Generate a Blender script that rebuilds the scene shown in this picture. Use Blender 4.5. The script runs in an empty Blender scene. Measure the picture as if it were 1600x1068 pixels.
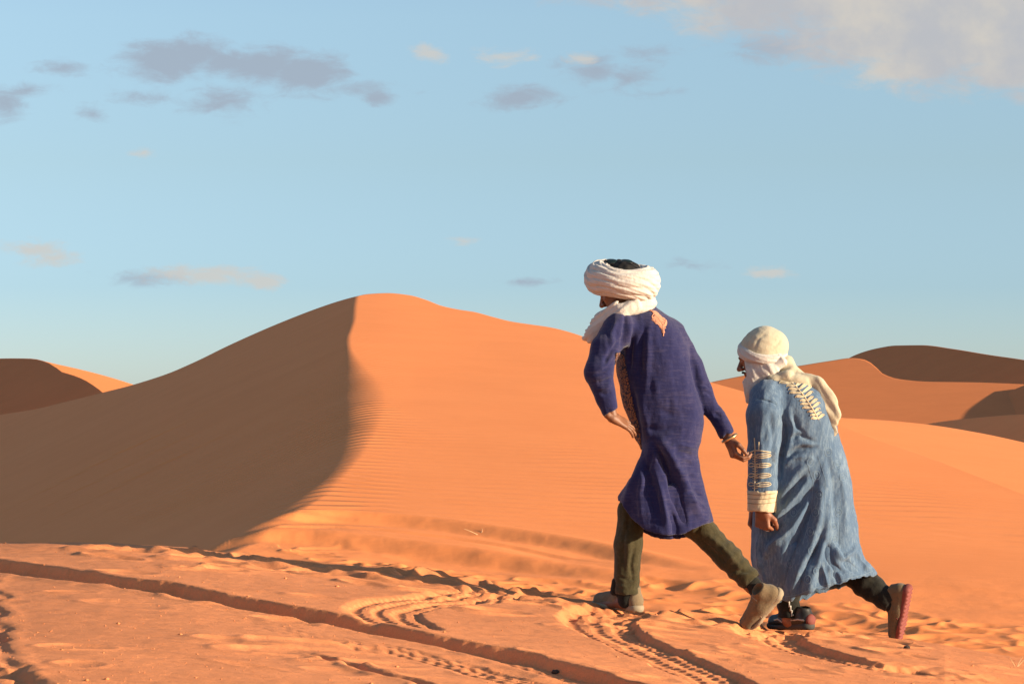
import bpy, math, random
import numpy as np
from mathutils import Vector, Matrix
from mathutils.bvhtree import BVHTree

random.seed(4)
RNG = np.random.RandomState(11)
sc = bpy.context.scene
COL = sc.collection

# ------------------------------------------------------------------ camera, sky, sun, exposure
LENS, F, HOR = 92.0, 92.0 / 36.0 * 1600.0, 640.0      # F: focal length in photo pixels, HOR: eye level row
cam = bpy.data.objects.new('camera', bpy.data.cameras.new('camera'))
COL.objects.link(cam)
cam.location = (0, 0, 0)
cam.rotation_euler = (math.pi / 2, 0, 0)
cam.data.lens = LENS
cam.data.sensor_width = 36.0
cam.data.shift_y = (HOR - 534.0) / 1600.0
cam.data.clip_end = 20000
sc.camera = cam

SUN_EL, SUN_AZ = math.radians(12.0), math.radians(110.0)
SUN = np.array([math.sin(SUN_AZ) * math.cos(SUN_EL), math.cos(SUN_AZ) * math.cos(SUN_EL), math.sin(SUN_EL)])
sun = bpy.data.objects.new('sun', bpy.data.lights.new('sun', 'SUN'))
COL.objects.link(sun)
sun.data.energy = 5.0
sun.data.angle = math.radians(0.6)
sun.data.color = (1.0, 0.80, 0.56)
sun.rotation_euler = Vector(SUN).to_track_quat('Z', 'Y').to_euler()
sun.location = (20, -10, 12)

sc.view_settings.view_transform = 'Standard'
sc.view_settings.look = 'None'
sc.view_settings.exposure = 1.02
sc.view_settings.gamma = 1.0
sc.cycles.use_denoising = True
sc.cycles.max_bounces = 6
sc.cycles.diffuse_bounces = 3

world = bpy.data.worlds.new("World")
sc.world = world
world.use_nodes = True
wn = world.node_tree


def node(nt, typ, **kw):
    n = nt.nodes.new(typ)
    for k, v in kw.items():
        setattr(n, k, v)
    return n


def plug(nt, sock, v):
    if hasattr(v, 'links') or isinstance(v, bpy.types.NodeSocket):
        nt.links.new(v, sock)
    elif v is not None:
        sock.default_value = v


def math_node(nt, op, a, b=None, c=None, clamp=False):
    n = node(nt, 'ShaderNodeMath', operation=op, use_clamp=clamp)
    for s, v in zip(n.inputs, (a, b, c)):
        plug(nt, s, v)
    return n.outputs[0]


def mix_col(nt, fac, a, b, mode='MIX'):
    n = node(nt, 'ShaderNodeMix', data_type='RGBA', blend_type=mode)
    plug(nt, n.inputs[0], fac)
    plug(nt, n.inputs[6], a)
    plug(nt, n.inputs[7], b)
    return n.outputs[2]


def smooth(nt, v, lo, hi, a=0.0, b=1.0):
    n = node(nt, 'ShaderNodeMapRange', interpolation_type='SMOOTHSTEP')
    plug(nt, n.inputs[0], v)
    for i, x in zip((1, 2, 3, 4), (lo, hi, a, b)):
        n.inputs[i].default_value = x
    return n.outputs[0]


def noise(nt, vec, scale, detail=4.0, rough=0.55, dist=0.0):
    n = node(nt, 'ShaderNodeTexNoise')
    plug(nt, n.inputs['Vector'], vec)
    n.inputs['Scale'].default_value = scale
    n.inputs['Detail'].default_value = detail
    n.inputs['Roughness'].default_value = rough
    n.inputs['Distortion'].default_value = dist
    return n


# clouds drift in the sky itself: each is a cluster of soft puffs given by its bearing and height (both as tangents)
sky = node(wn, 'ShaderNodeTexSky', sky_type='NISHITA', sun_disc=False)
sky.sun_elevation, sky.sun_rotation = SUN_EL, SUN_AZ
sky.altitude, sky.air_density, sky.dust_density, sky.ozone_density = 700.0, 1.0, 0.6, 1.5
tc = node(wn, 'ShaderNodeTexCoord')
sep = node(wn, 'ShaderNodeSeparateXYZ')
wn.links.new(tc.outputs['Generated'], sep.inputs[0])
yy = math_node(wn, 'MAXIMUM', sep.outputs[1], 0.05)
bear = math_node(wn, 'DIVIDE', sep.outputs[0], yy)
rise = math_node(wn, 'DIVIDE', sep.outputs[2], yy)
cv = node(wn, 'ShaderNodeCombineXYZ')
wn.links.new(bear, cv.inputs[0])
wn.links.new(rise, cv.inputs[1])
big = noise(wn, cv.outputs[0], 55.0, 6.0, 0.62)
fine = node(wn, 'ShaderNodeVectorMath', operation='MULTIPLY')
wn.links.new(cv.outputs[0], fine.inputs[0])
fine.inputs[1].default_value = (0.55, 1.35, 1)
wisp = noise(wn, fine.outputs[0], 120.0, 7.0, 0.66, 0.4)
warp = node(wn, 'ShaderNodeVectorMath', operation='SUBTRACT')
wn.links.new(big.outputs['Color'], warp.inputs[0])
warp.inputs[1].default_value = (0.5, 0.5, 0.5)
warp2 = node(wn, 'ShaderNodeVectorMath', operation='MULTIPLY_ADD')
wn.links.new(warp.outputs[0], warp2.inputs[0])
warp2.inputs[1].default_value = (0.011, 0.006, 0)
wn.links.new(cv.outputs[0], warp2.inputs[2])


def puffs(lst):
    out = None
    for (u, r, hw, hh, dens) in lst:
        s = node(wn, 'ShaderNodeVectorMath', operation='SUBTRACT')
        wn.links.new(warp2.outputs[0], s.inputs[0])
        s.inputs[1].default_value = ((u - 800) / F, (HOR - r) / F, 0)
        m = node(wn, 'ShaderNodeVectorMath', operation='MULTIPLY')
        wn.links.new(s.outputs[0], m.inputs[0])
        m.inputs[1].default_value = (F / hw, F / hh, 0)
        l = node(wn, 'ShaderNodeVectorMath', operation='LENGTH')
        wn.links.new(m.outputs[0], l.inputs[0])
        d = math_node(wn, 'MULTIPLY_ADD', l.outputs['Value'], -dens, dens)
        d = math_node(wn, 'MAXIMUM', d, -1.0)
        out = d if out is None else math_node(wn, 'MAXIMUM', out, d)
    w1 = math_node(wn, 'MULTIPLY_ADD', wisp.outputs[0], 2.0, -0.88)
    return math_node(wn, 'ADD', out, w1)


GREY = [(255, 98, 85, 38, 1.5), (305, 86, 70, 34, 1.4), (350, 96, 75, 28, 1.1), (405, 103, 85, 36, 1.5), (480, 112, 82, 34, 1.6),
        (95, 108, 50, 15, 0.95), (350, 160, 70, 26, 0.75), (225, 152, 45, 16, 0.6), (150, 175, 26, 17, 0.7),
        (5, 165, 36, 34, 0.85), (592, 154, 36, 15, 0.9), (540, 142, 90, 14, 0.45), (812, 154, 72, 22, 1.2), (40, 140, 60, 14, 0.5),
        (925, 108, 60, 30, 0.75), (985, 120, 40, 22, 0.6), (1010, 85, 40, 18, 0.45), (1030, 146, 50, 9, 0.45),
        (1215, 75, 90, 26, 0.75), (830, 440, 55, 7, 0.45), (230, 433, 75, 15, 0.65), (1085, 413, 45, 9, 0.4)]
PINK = [(330, 428, 100, 19, 0.85), (265, 428, 60, 14, 0.6), (410, 437, 60, 14, 0.7), (50, 390, 60, 20, 0.8), (80, 402, 60, 16, 0.6),
        (667, 84, 36, 17, 0.85), (790, 88, 50, 14, 0.55), (222, 240, 18, 10, 0.6), (1203, 426, 48, 11, 0.75),
        (722, 374, 26, 7, 0.45), (905, 92, 28, 14, 0.7)]
BANK = [(1150, -30, 330, 62, 1.6), (1420, -10, 300, 120, 2.0), (1480, 40, 260, 112, 2.0), (1640, 60, 220, 104, 2.0),
        (1330, 62, 170, 50, 1.2), (1440, 104, 150, 36, 1.2), (1560, 116, 120, 34, 1.3), (1190, 20, 170, 50, 1.3)]
g = smooth(wn, puffs(GREY), -0.05, 1.0, 0.0, 0.85)
p = smooth(wn, puffs(PINK), 0.05, 0.8, 0.0, 0.8)
b = smooth(wn, puffs(BANK), -0.05, 1.05, 0.0, 0.95)
glow = noise(wn, cv.outputs[0], 26.0, 5.0, 0.6)
bankc = node(wn, 'ShaderNodeMix', data_type='RGBA')
plug(wn, bankc.inputs[0], smooth(wn, glow.outputs[0], 0.38, 0.72))
SKYK = 0.0945
SKYC = lambda r, g_, b_: (r / SKYK, g_ / SKYK, b_ / SKYK, 1)
GREYC, PINKC = SKYC(.18, .21, .255), SKYC(.31, .30, .28)
bankc.inputs[6].default_value = SKYC(.250, .253, .267)
bankc.inputs[7].default_value = SKYC(.325, .302, .27)
air = node(wn, 'ShaderNodeValToRGB')                  # the desert air: a cooler, dustier horizon than the model's
wn.links.new(math_node(wn, 'MULTIPLY', rise, 2.0, clamp=True), air.inputs[0])
er = air.color_ramp
for i, (p_, c_) in enumerate([(0.0, (.63, .79, 1.25)), (.094, (.55, .70, 1.05)), (.19, (.70, .76, .89)), (.30, (.89, .91, .95)), (.6, (1, 1, 1))]):
    e_ = er.elements[i] if i < 2 else er.elements.new(p_)
    e_.position = p_
    e_.color = c_ + (1,)
tint = mix_col(wn, 1.0, sky.outputs[0], air.outputs[0], 'MULTIPLY')
c1 = mix_col(wn, g, tint, GREYC)
c2 = mix_col(wn, p, c1, PINKC)
c3 = mix_col(wn, b, c2, bankc.outputs[2])
bg = wn.nodes['Background']
wn.links.new(c3, bg.inputs[0])
bg.inputs[1].default_value = SKYK


# ------------------------------------------------------------------ helpers
def link(name, data, parent=None):
    o = bpy.data.objects.new(name, data)
    COL.objects.link(o)
    if parent is not None:
        o.parent = parent
    return o


def tag(o, label=None, cat=None, group=None, kind=None):
    for k, v in (('label', label), ('category', cat), ('group', group), ('kind', kind)):
        if v:
            o[k] = v
    return o


def mesh_np(name, V, Q, mat=None, parent=None, attrs=None, shade=True):
    V = np.asarray(V, np.float32)
    Q = np.asarray(Q, np.int32)
    me = bpy.data.meshes.new(name)
    k = Q.shape[1]
    me.vertices.add(len(V))
    me.vertices.foreach_set('co', V.ravel())
    me.loops.add(Q.size)
    me.loops.foreach_set('vertex_index', Q.ravel())
    me.polygons.add(len(Q))
    me.polygons.foreach_set('loop_start', np.arange(0, Q.size, k, dtype=np.int32))
    me.polygons.foreach_set('use_smooth', np.full(len(Q), shade))
    me.update(calc_edges=True)
    me.validate()
    for an, av in (attrs or {}).items():
        a = me.attributes.new(an, 'FLOAT', 'POINT')
        a.data.foreach_set('value', np.asarray(av, np.float32))
    if mat:
        me.materials.append(mat)
    return link(name, me, parent)


def grid_quads(n, m, flip=False):
    i = np.arange(n - 1)[:, None] * m + np.arange(m - 1)[None, :]
    q = np.stack([i, i + 1, i + m + 1, i + m], -1).reshape(-1, 4)
    return q[:, ::-1] if flip else q


_tab = RNG.rand(256, 256)


def vnoise(x, y):
    xi, yi = np.floor(x).astype(int), np.floor(y).astype(int)
    fx, fy = x - xi, y - yi
    fx, fy = fx * fx * (3 - 2 * fx), fy * fy * (3 - 2 * fy)
    t = lambda a, b: _tab[a & 255, b & 255]
    return (t(xi, yi) * (1 - fx) + t(xi + 1, yi) * fx) * (1 - fy) + (t(xi, yi + 1) * (1 - fx) + t(xi + 1, yi + 1) * fx) * fy - 0.5


def fbm(x, y, o=4, g=0.5):
    s, a = 0, 1.0
    for k in range(o):
        s = s + a * vnoise(x * 2 ** k + 17.3 * k, y * 2 ** k + 5.1 * k)
        a *= g
    return s


def sstep(a, b, x):
    t = np.clip((x - a) / (b - a), 0, 1)
    return t * t * (3 - 2 * t)


def curve(pts, x):
    """smooth (monotone cubic) curve through points"""
    p = np.array(sorted(pts), float)
    X, Y = p[:, 0], p[:, 1]
    h = np.diff(X)
    d = np.diff(Y) / h
    m = np.zeros(len(X))
    m[0], m[-1] = d[0], d[-1]
    for i in range(1, len(X) - 1):
        if d[i - 1] * d[i] > 0:
            w1, w2 = 2 * h[i] + h[i - 1], h[i] + 2 * h[i - 1]
            m[i] = (w1 + w2) / (w1 / d[i - 1] + w2 / d[i])
    x = np.asarray(x, float)
    i = np.clip(np.searchsorted(X, x) - 1, 0, len(h) - 1)
    t = (x - X[i]) / h[i]
    tt = np.clip(t, 0, 1)
    r = (Y[i] * (2 * tt ** 3 - 3 * tt ** 2 + 1) + m[i] * h[i] * (tt ** 3 - 2 * tt ** 2 + tt)
         + Y[i + 1] * (-2 * tt ** 3 + 3 * tt ** 2) + m[i + 1] * h[i] * (tt ** 3 - tt ** 2))
    return r + np.where(t > 1, (t - 1) * h[i] * m[i + 1], 0) + np.where(t < 0, t * h[i] * m[i], 0)


def seg_dist(px, py, poly):
    """distance, side (+ right of travel) and arclength to a polyline"""
    P = np.asarray(poly, float)
    best = np.full(px.shape, 1e9)
    side = np.zeros(px.shape)
    arc = np.zeros(px.shape)
    s0 = 0.0
    for a, b in zip(P[:-1], P[1:]):
        d = b - a
        L = np.hypot(*d) + 1e-9
        t = np.clip(((px - a[0]) * d[0] + (py - a[1]) * d[1]) / L ** 2, 0, 1)
        ex, ey = px - a[0] - t * d[0], py - a[1] - t * d[1]
        dd = np.hypot(ex, ey)
        m = dd < best
        best = np.where(m, dd, best)
        side = np.where(m, np.sign(d[1] * ex - d[0] * ey), side)
        arc = np.where(m, s0 + t * L, arc)
        s0 += L
    return best, side, arc, s0


def resample(pts, n):
    P = np.array(pts, float)
    s = np.r_[0, np.cumsum(np.hypot(*np.diff(P, axis=0).T))]
    t = np.linspace(0, s[-1], n)
    Q = np.stack([np.interp(t, s, P[:, k]) for k in range(P.shape[1])], 1)
    for _ in range(3):
        Q[1:-1] = Q[1:-1] * .5 + (Q[:-2] + Q[2:]) * .25
    return Q


def W(u, r, Y):
    """world point seen at photo column u, row r at distance Y"""
    u, r, Y = np.broadcast_arrays(np.asarray(u, float), np.asarray(r, float), np.asarray(Y, float))
    return np.stack([(u - 800) / F * Y, Y, (HOR - r) / F * Y], -1)


# ------------------------------------------------------------------ materials
def new_mat(name):
    m = bpy.data.materials.new(name)
    m.use_nodes = True
    return m, m.node_tree, m.node_tree.nodes['Principled BSDF']


def bump(nt, height, strength, dist, normal=None):
    n = node(nt, 'ShaderNodeBump')
    plug(nt, n.inputs['Height'], height)
    n.inputs['Strength'].default_value = strength
    n.inputs['Distance'].default_value = dist
    if normal is not None:
        nt.links.new(normal, n.inputs['Normal'])
    return n.outputs[0]


def sand_material(name, c1, c2, grain=1.0, ripples=True):
    m, nt, bs = new_mat(name)
    co = node(nt, 'ShaderNodeTexCoord').outputs['Object']
    n1 = noise(nt, co, 0.6, 5, 0.6)
    wind = node(nt, 'ShaderNodeMapping')
    nt.links.new(co, wind.inputs[0])
    wind.inputs['Scale'].default_value = (0.45, 1.3, 1.0)      # wind-sorted streaks of darker grains
    n2 = noise(nt, wind.outputs[0], 9.0, 6, 0.7)
    n3 = noise(nt, co, 160.0, 3, 0.8)
    f = math_node(nt, 'MULTIPLY_ADD', n2.outputs[0], 0.5, math_node(nt, 'MULTIPLY', n1.outputs[0], 0.5))
    col = mix_col(nt, smooth(nt, f, 0.38, 0.62), c1, c2)
    col = mix_col(nt, smooth(nt, n3.outputs[0], 0.35, 0.75, 0, 0.5 * grain), col, tuple(x * 0.72 for x in c1[:3]) + (1,))
    nt.links.new(col, bs.inputs['Base Color'])
    bs.inputs['Roughness'].default_value = 0.95
    bs.inputs['Specular IOR Level'].default_value = 0.15
    nrm = bump(nt, n3.outputs[0], 0.35 * grain, 0.01)
    nrm = bump(nt, n2.outputs[0], 0.35 * grain, 0.03, nrm)
    if ripples:
        at = node(nt, 'ShaderNodeAttribute', attribute_name='ripple')
        ph = node(nt, 'ShaderNodeAttribute', attribute_name='phase')
        s = math_node(nt, 'SINE', ph.outputs['Fac'])
        s2 = math_node(nt, 'MULTIPLY_ADD', math_node(nt, 'SINE', math_node(nt, 'MULTIPLY', ph.outputs['Fac'], 2.0)), 0.25, s)
        h = math_node(nt, 'MULTIPLY', s2, at.outputs['Fac'])
        nrm = bump(nt, h, 1.0, 1.0, nrm)
    nt.links.new(nrm, bs.inputs['Normal'])
    return m


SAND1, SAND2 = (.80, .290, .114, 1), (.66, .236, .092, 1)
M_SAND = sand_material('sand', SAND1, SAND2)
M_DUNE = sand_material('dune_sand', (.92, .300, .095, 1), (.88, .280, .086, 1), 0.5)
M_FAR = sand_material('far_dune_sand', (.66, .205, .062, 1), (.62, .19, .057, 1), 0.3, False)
# ------------------------------------------------------------------ terrain
def plane_q(u, r, P, a, b):
    """1/distance of the plane through P with slopes a (dz/dx), b (dz/dy)"""
    c = P[2] - a * P[0] - b * P[1]
    return ((HOR - r) - a * (u - 800) - b * F) / (c * F)


def tps(pts, vals, lam=0.0):
    P = np.array(pts, float) / 400.0
    n = len(P)
    K = lambda d2: 0.5 * d2 * np.log(d2 + 1e-12)
    D = ((P[:, None] - P[None]) ** 2).sum(-1)
    A = np.zeros((n + 3, n + 3))
    A[:n, :n] = K(D) + lam * np.eye(n)
    A[:n, n] = 1
    A[:n, n + 1:] = P
    A[n:, :n] = A[:n, n:].T
    w = np.linalg.solve(A, np.r_[vals, 0, 0, 0])

    def f(u, r):
        x, y = u / 400.0, r / 400.0
        s = w[n] + w[n + 1] * x + w[n + 2] * y
        for i in range(n):
            s = s + w[i] * K((x - P[i, 0]) ** 2 + (y - P[i, 1]) ** 2)
        return s
    return f


def smin(a, b, k):
    h = np.clip(0.5 + 0.5 * (b - a) / k, 0, 1)
    return b + (a - b) * h - k * h * (1 - h)


def blur1(a, n):
    k = np.ones(n) / n
    return np.convolve(np.pad(a, n // 2, mode='edge'), k, 'valid')[:len(a)]


# ---- main dune: a shaded slip face (left) and a sunlit windward face (right) that meet in an S-shaped crest
TOP = [(-700, 900), (-400, 745), (-200, 690), (0, 648), (60, 638), (100, 628), (160, 613), (210, 600), (260, 584), (300, 567), (350, 543), (400, 520), (450, 499), (500, 480),
       (530, 470), (555, 463), (575, 459), (605, 457.5), (640, 461), (665, 468), (690, 477.5), (715, 483), (740, 487), (770, 495), (800, 502), (830, 506.5),
       (860, 511), (885, 517), (910, 525), (950, 541), (1000, 560), (1060, 580), (1110, 597), (1160, 611), (1220, 632), (1310, 663),
       (1380, 690), (1441, 711), (1520, 741), (1600, 772), (1750, 830), (2000, 925), (2400, 1040)]
PK = (-3.67, 61.0, 2.52)
LA, LB = 0.415, 0.097
LPTS = [(556, 440), (556, 462), (553, 480), (552, 500), (547, 515), (542, 527), (544, 545), (549, 570), (554, 600), (556, 630), (555, 660), (545, 690), (529, 715),
        (505, 740), (474, 765), (436, 792), (410, 817), (360, 835), (300, 848), (200, 862), (0, 880)]
RP = [(605, 458, 63.634), (690, 477, 59.174), (800, 502, 53.657), (910, 525, 49.378), (1000, 560, 43.063), (1110, 597, 38.108), (1310, 663, 31.870), 
      (1441, 711, 28.237), (1600, 772, 24.330), (1750, 830, 21.283), (2000, 925, 17.687), (2400, 1040, 15.012), (500, 872, 17.189), (640, 905, 16.372), 
      (965, 950, 15.617), (1200, 990, 14.806), (1450, 1030, 13.950), (1600, 1050, 13.590), (1850, 1080, 13.243), (2200, 1150, 12.988), (400, 860, 17.446), 
      (1000, 870, 18.092), (1400, 940, 16.255), (1600, 960, 15.834), (900, 800, 20.653), (700, 840, 18.627), (560, 820, 19.129), (600, 1000, 13.925), 
      (750, 600, 34.846), (700, 720, 24.341), (850, 690, 26.792), (1000, 720, 25.223), (1200, 780, 22.369), (1400, 840, 19.952), (1150, 880, 17.968), 
      (640, 600, 34.166), (620, 720, 24.105), (1000, 640, 31.801), (1550, 900, 17.755), (800, 770, 21.845)]
qR = tps([p[:2] for p in RP], np.array([1 / p[2] for p in RP]), 1e-3)
LA = 0.45                                          # sideways slope of the shaded face
gl_ = []
for (u, r) in LPTS[1:-4]:
    Yl = 1 / float(qR(u, r))
    gl_.append((Yl, (HOR - r) / F * Yl - LA * (u - 800) / F * Yl))
gl_ = sorted(gl_)
GY = np.linspace(gl_[0][0], gl_[-1][0], 60)
GC = np.interp(GY, [g_[0] for g_ in gl_], [g_[1] for g_ in gl_])
for _ in range(2):
    GC[1:-1] = .5 * GC[1:-1] + .25 * (GC[:-2] + GC[2:])


def qL(u, r):
    u, r = np.broadcast_arrays(np.asarray(u, float), np.asarray(r, float))
    lo, hi_ = np.full(u.shape, 6.0), np.full(u.shape, 160.0)
    k = ((HOR - r) - LA * (u - 800)) / F
    for _ in range(34):
        mid = 0.5 * (lo + hi_)
        c = np.interp(mid, GY, GC) + np.minimum(mid - GY[0], 0) * 0.03 + np.maximum(mid - GY[-1], 0) * 0.12
        above = c - k * mid > 0                    # ground already above the sight line
        hi_ = np.where(above, mid, hi_)
        lo = np.where(above, lo, mid)
    return 2.0 / (lo + hi_)


def dune_base(u, r):
    a, b = qL(u, r), qR(u, r)
    k = 0.0003 + 0.0022 * sstep(540, 620, r) + 0.0040 * sstep(680, 800, r)
    return smin(a, b, k)


NU = 1180
U = np.r_[np.linspace(-700, -40, 60)[:-1], np.linspace(-40, 1640, NU), np.linspace(1640, 2400, 60)[1:]]
top = curve(TOP, U)
TOPF = top + 0.5 * vnoise(U / 40, U * 0)
# rows: dense in the trampled band, sparser on the smooth faces; each column runs bottom -> silhouette
NR1, NR2 = 230, 300
rb, rm = 1075.0, 800.0
rows = []
t1 = np.linspace(0, 1, NR1)
t2 = np.linspace(0, 1, NR2)[1:]
rmid = np.maximum(rm, top + (1120 - top) * 0.45)
rbot = np.maximum(rb, rmid + 60)
Rg = np.concatenate([rbot[:, None] + (rmid - rbot)[:, None] * t1[None], rmid[:, None] + (TOPF - rmid)[:, None] * (1 - (1 - t2[None]) ** 1.15)], 1)
Ug = np.repeat(U[:, None], Rg.shape[1], 1)
Qg = dune_base(Ug, Rg)
Pg = W(Ug, Rg, 1 / Qg)


def sheet_point(u, r, qf):
    return W(u, r, 1 / qf(np.asarray(u, float), np.asarray(r, float)))


def rut(P, Uc, poly_uv, qf, width, depth, berm=0.25, wall=0.12, treads=0, fade=(0.0, 0.0), rough=0.35, shift=0.0, nper=60, tread_h=0.008):
    """press a wheel rut of given world width/depth into heights P[...,2] along a screen traced line laid on the sheet"""
    L = resample(poly_uv, nper)
    wl = sheet_point(L[:, 0], L[:, 1], qf)[:, :2]
    X, Y = P[..., 0], P[..., 1]
    m = (X > wl[:, 0].min() - 1) & (X < wl[:, 0].max() + 1) & (Y > wl[:, 1].min() - 1) & (Y < wl[:, 1].max() + 1)
    x, y = X[m], Y[m]
    d, s, arc, tot = seg_dist(x, y, wl)
    e = d * s + shift + 0.035 * fbm(x * 2.2, y * 2.2, 3) * rough * 3 + 0.016 * fbm(x * 14, y * 14, 3)
    k = np.ones_like(d)
    if fade[0]:
        k *= sstep(0, fade[0], arc)
    if fade[1]:
        k *= sstep(0, fade[1], tot - arc)
    ends = (arc <= 1e-4) | (arc >= tot - 1e-4)
    hw = width / 2
    ae = np.abs(e)
    inside = 1 - sstep(hw - wall, hw, ae)
    h = -depth * inside * (1 + rough * fbm(x * 3, y * 3, 3))
    h += depth * berm * np.exp(-((ae - hw - wall * 0.6) / (wall * 0.9)) ** 2) * (1 + 0.8 * fbm(x * 7, y * 7, 3))
    if treads:
        ph = (e / width + 0.5) * treads * 2 * math.pi
        nub = 0.75 + 0.5 * np.sin(arc * 2 * math.pi / 0.07 + np.sign(e) * e * 20)
        h += -tread_h * np.clip(np.sin(ph), -0.4, 1) * sstep(hw, hw - .04, ae) * nub
    h = np.where(ends & (d > hw), 0, h) * k
    Z = P[..., 2]
    Z[m] += h
    return P


def shelf(P, poly_uv, qf, w, h, rough=0.4, fade=0.4, nper=60):
    """a small step in the slope (old wheel track edge drifted over): lowers the near side"""
    L = resample(poly_uv, nper)
    wl = sheet_point(L[:, 0], L[:, 1], qf)[:, :2]
    X, Y = P[..., 0], P[..., 1]
    m = (X > wl[:, 0].min() - 2) & (X < wl[:, 0].max() + 2) & (Y > wl[:, 1].min() - 2) & (Y < wl[:, 1].max() + 2)
    x, y = X[m], Y[m]
    d, s, arc, tot = seg_dist(x, y, wl)
    e = d * s + 0.05 * fbm(x * 0.8, y * .8, 3) * rough
    k = sstep(0, fade, arc) * sstep(0, fade, tot - arc)
    q_ = e / w + .12 * fbm(x * 4, y * 4, 3) * .6
    v = -h * sstep(-.5, .5, q_) * np.exp(-np.maximum(q_, 0) / 3.2) * sstep(4.0, 1.4, q_) * (1 + .4 * rough * fbm(x * 1.5, y * 1.5, 3))
    v += 0.25 * h * np.exp(-((q_ + .75) / .35) ** 2)
    v += h * .05 * fbm(x * 8, y * 5, 3) * sstep(-.6, -.4, q_) * sstep(1.0, .5, q_)
    P[..., 2][m] += v * k
    return P


def pits(P, qf, lst, asp=1.0):
    """footprints and scuffs: (u, r, length, width, depth, heading)"""
    X, Y = P[..., 0], P[..., 1]
    for (u, r, L, w, dp, ang) in lst:
        c = sheet_point(u, r, qf)
        R = 3.6 * L
        m = (np.abs(X - c[0]) < R) & (np.abs(Y - c[1]) < R)
        if not m.any():
            continue
        dx, dy = X[m] - c[0], Y[m] - c[1]
        ca, sa = math.cos(ang), math.sin(ang)
        a, b_ = (dx * ca + dy * sa) / L, (-dx * sa + dy * ca) / w
        rr = np.sqrt(a * a + b_ * b_) * (1 + 0.5 * fbm(X[m] * 6, Y[m] * 6, 2))
        P[..., 2][m] += -dp * np.exp(-(rr ** 3) * 0.9) + dp * 0.75 * np.exp(-((rr - 1.35) / 0.32) ** 2) * (1 - 0.4 * np.tanh(2 * a))
    return P


X, Y = Pg[..., 0], Pg[..., 1]
near = 1 - sstep(19, 26, Y)
# wind ripples: their lines run across the slope, so their phase advances with distance
phase = 2 * math.pi * (Y + 0.10 * X + 0.9 * fbm(X * 0.35, Y * 0.22, 3) + 0.10 * fbm(X * 1.9, Y * 1.1, 2)) / 0.34
smoothtop = sstep(34, 22, Y)
patchy = 0.55 + 0.9 * np.clip(fbm(X * 0.35 + 9, Y * 0.25, 3) + 0.35, 0, 1)
amp = 0.0027 * patchy * (0.25 + 0.75 * smoothtop) * sstep(835, 800, Rg - 0.03 * np.clip(Ug - 600, 0, 2000))
wl_ = sstep(640, 560, Ug)
amp = amp * (1 - wl_) + wl_ * (0.0085 + .006 * sstep(430, 520, Ug)) * patchy * (0.45 + .55 * sstep(60, 25, Y)) * sstep(840, 800, Rg)
amp *= sstep(0, 60, Rg - top[:, None])
Pg[..., 2] += 0.025 * fbm(X * 0.22, Y * 0.16, 3) * sstep(0, 60, Rg - top[:, None]) * 1.3
# apron: lumpy, driven and walked on
ap = sstep(812, 850, Rg - 0.075 * np.clip(Ug - 500, 0, 3000)) * sstep(230, 420, Ug)
Pg[..., 2] += ap * (0.022 * fbm(X * 1.1, Y * 0.8, 4) + 0.006 * fbm(X * 3.3, Y * 2.3, 4))
qf = dune_base
shelf(Pg, [(330, 830), (400, 812), (450, 806), (520, 804), (600, 809), (680, 817), (760, 828), (850, 841), (960, 862), (1060, 884), (1150, 902)], qR, 0.24, 0.062, fade=1.6)
shelf(Pg, [(300, 846), (380, 824), (440, 819), (520, 818), (600, 824), (700, 834), (800, 848), (900, 866), (1000, 884)], qR, 0.08, 0.020, fade=1.2)
shelf(Pg, [(240, 856), (300, 842), (350, 835), (430, 833), (520, 840), (600, 849), (690, 860), (780, 872), (880, 887), (960, 901), (1080, 918)], qR, 0.27, 0.070, fade=1.6)
shelf(Pg, [(620, 872), (760, 892), (900, 908), (1000, 926), (1120, 943)], qR, 0.14, 0.022, fade=1.5)
shelf(Pg, [(1010, 905), (1120, 925), (1240, 950), (1330, 968), (1480, 990)], qR, 0.17, 0.026)
for k_ in (0, 1, 2):
    shelf(Pg, [(-60 + 30 * k_, 835 + 10 * k_), (60 + 26 * k_, 772 + 12 * k_), (190 + 22 * k_, 706 + 14 * k_), (330 + 20 * k_, 642 + 14 * k_), (440 + 10 * k_, 596 + 12 * k_)], qL, 0.25, 0.03, fade=3.0)
rs = np.random.RandomState(5)
lst = []
for k in range(110):
    u = rs.uniform(480, 1650)
    base = 868 + 0.115 * (u - 400)
    lst.append((u, base + abs(rs.normal(0, 17)) * rs.choice([-1, .6]), rs.uniform(.10, .2), rs.uniform(.06, .12), rs.uniform(.004, .012), rs.uniform(-.8, .8)))
pits(Pg, qf, lst)
# drop the back side behind the silhouette
vk = [Pg]
P0, P1_ = Pg[:, -1], Pg[:, -2]
for (dy, dz) in [(0.4, 0.03), (1.2, .14), (3, .55), (7, 1.7), (13, 3.6), (24, 6.5)]:
    B = P0.copy()
    B[:, 1] += dy
    B[:, 2] = np.maximum(B[:, 2] - dz, -2.6)
    B[:, 0] *= (B[:, 1] / P0[:, 1])
    vk.append(B[:, None])
Pd = np.concatenate(vk, 1)
ex = Pd.shape[1] - Pg.shape[1]
pad = lambda a: np.concatenate([a, np.repeat(a[:, -1:], ex, 1)], 1)
dune = mesh_np('dune', Pd.reshape(-1, 3), grid_quads(*Pd.shape[:2], flip=False), M_DUNE,
               attrs={'ripple': pad(amp).ravel(), 'phase': pad(phase).ravel()})
tag(dune, 'large orange dune with a shaded slip face and a curved crest behind the walkers', kind='structure')

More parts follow.
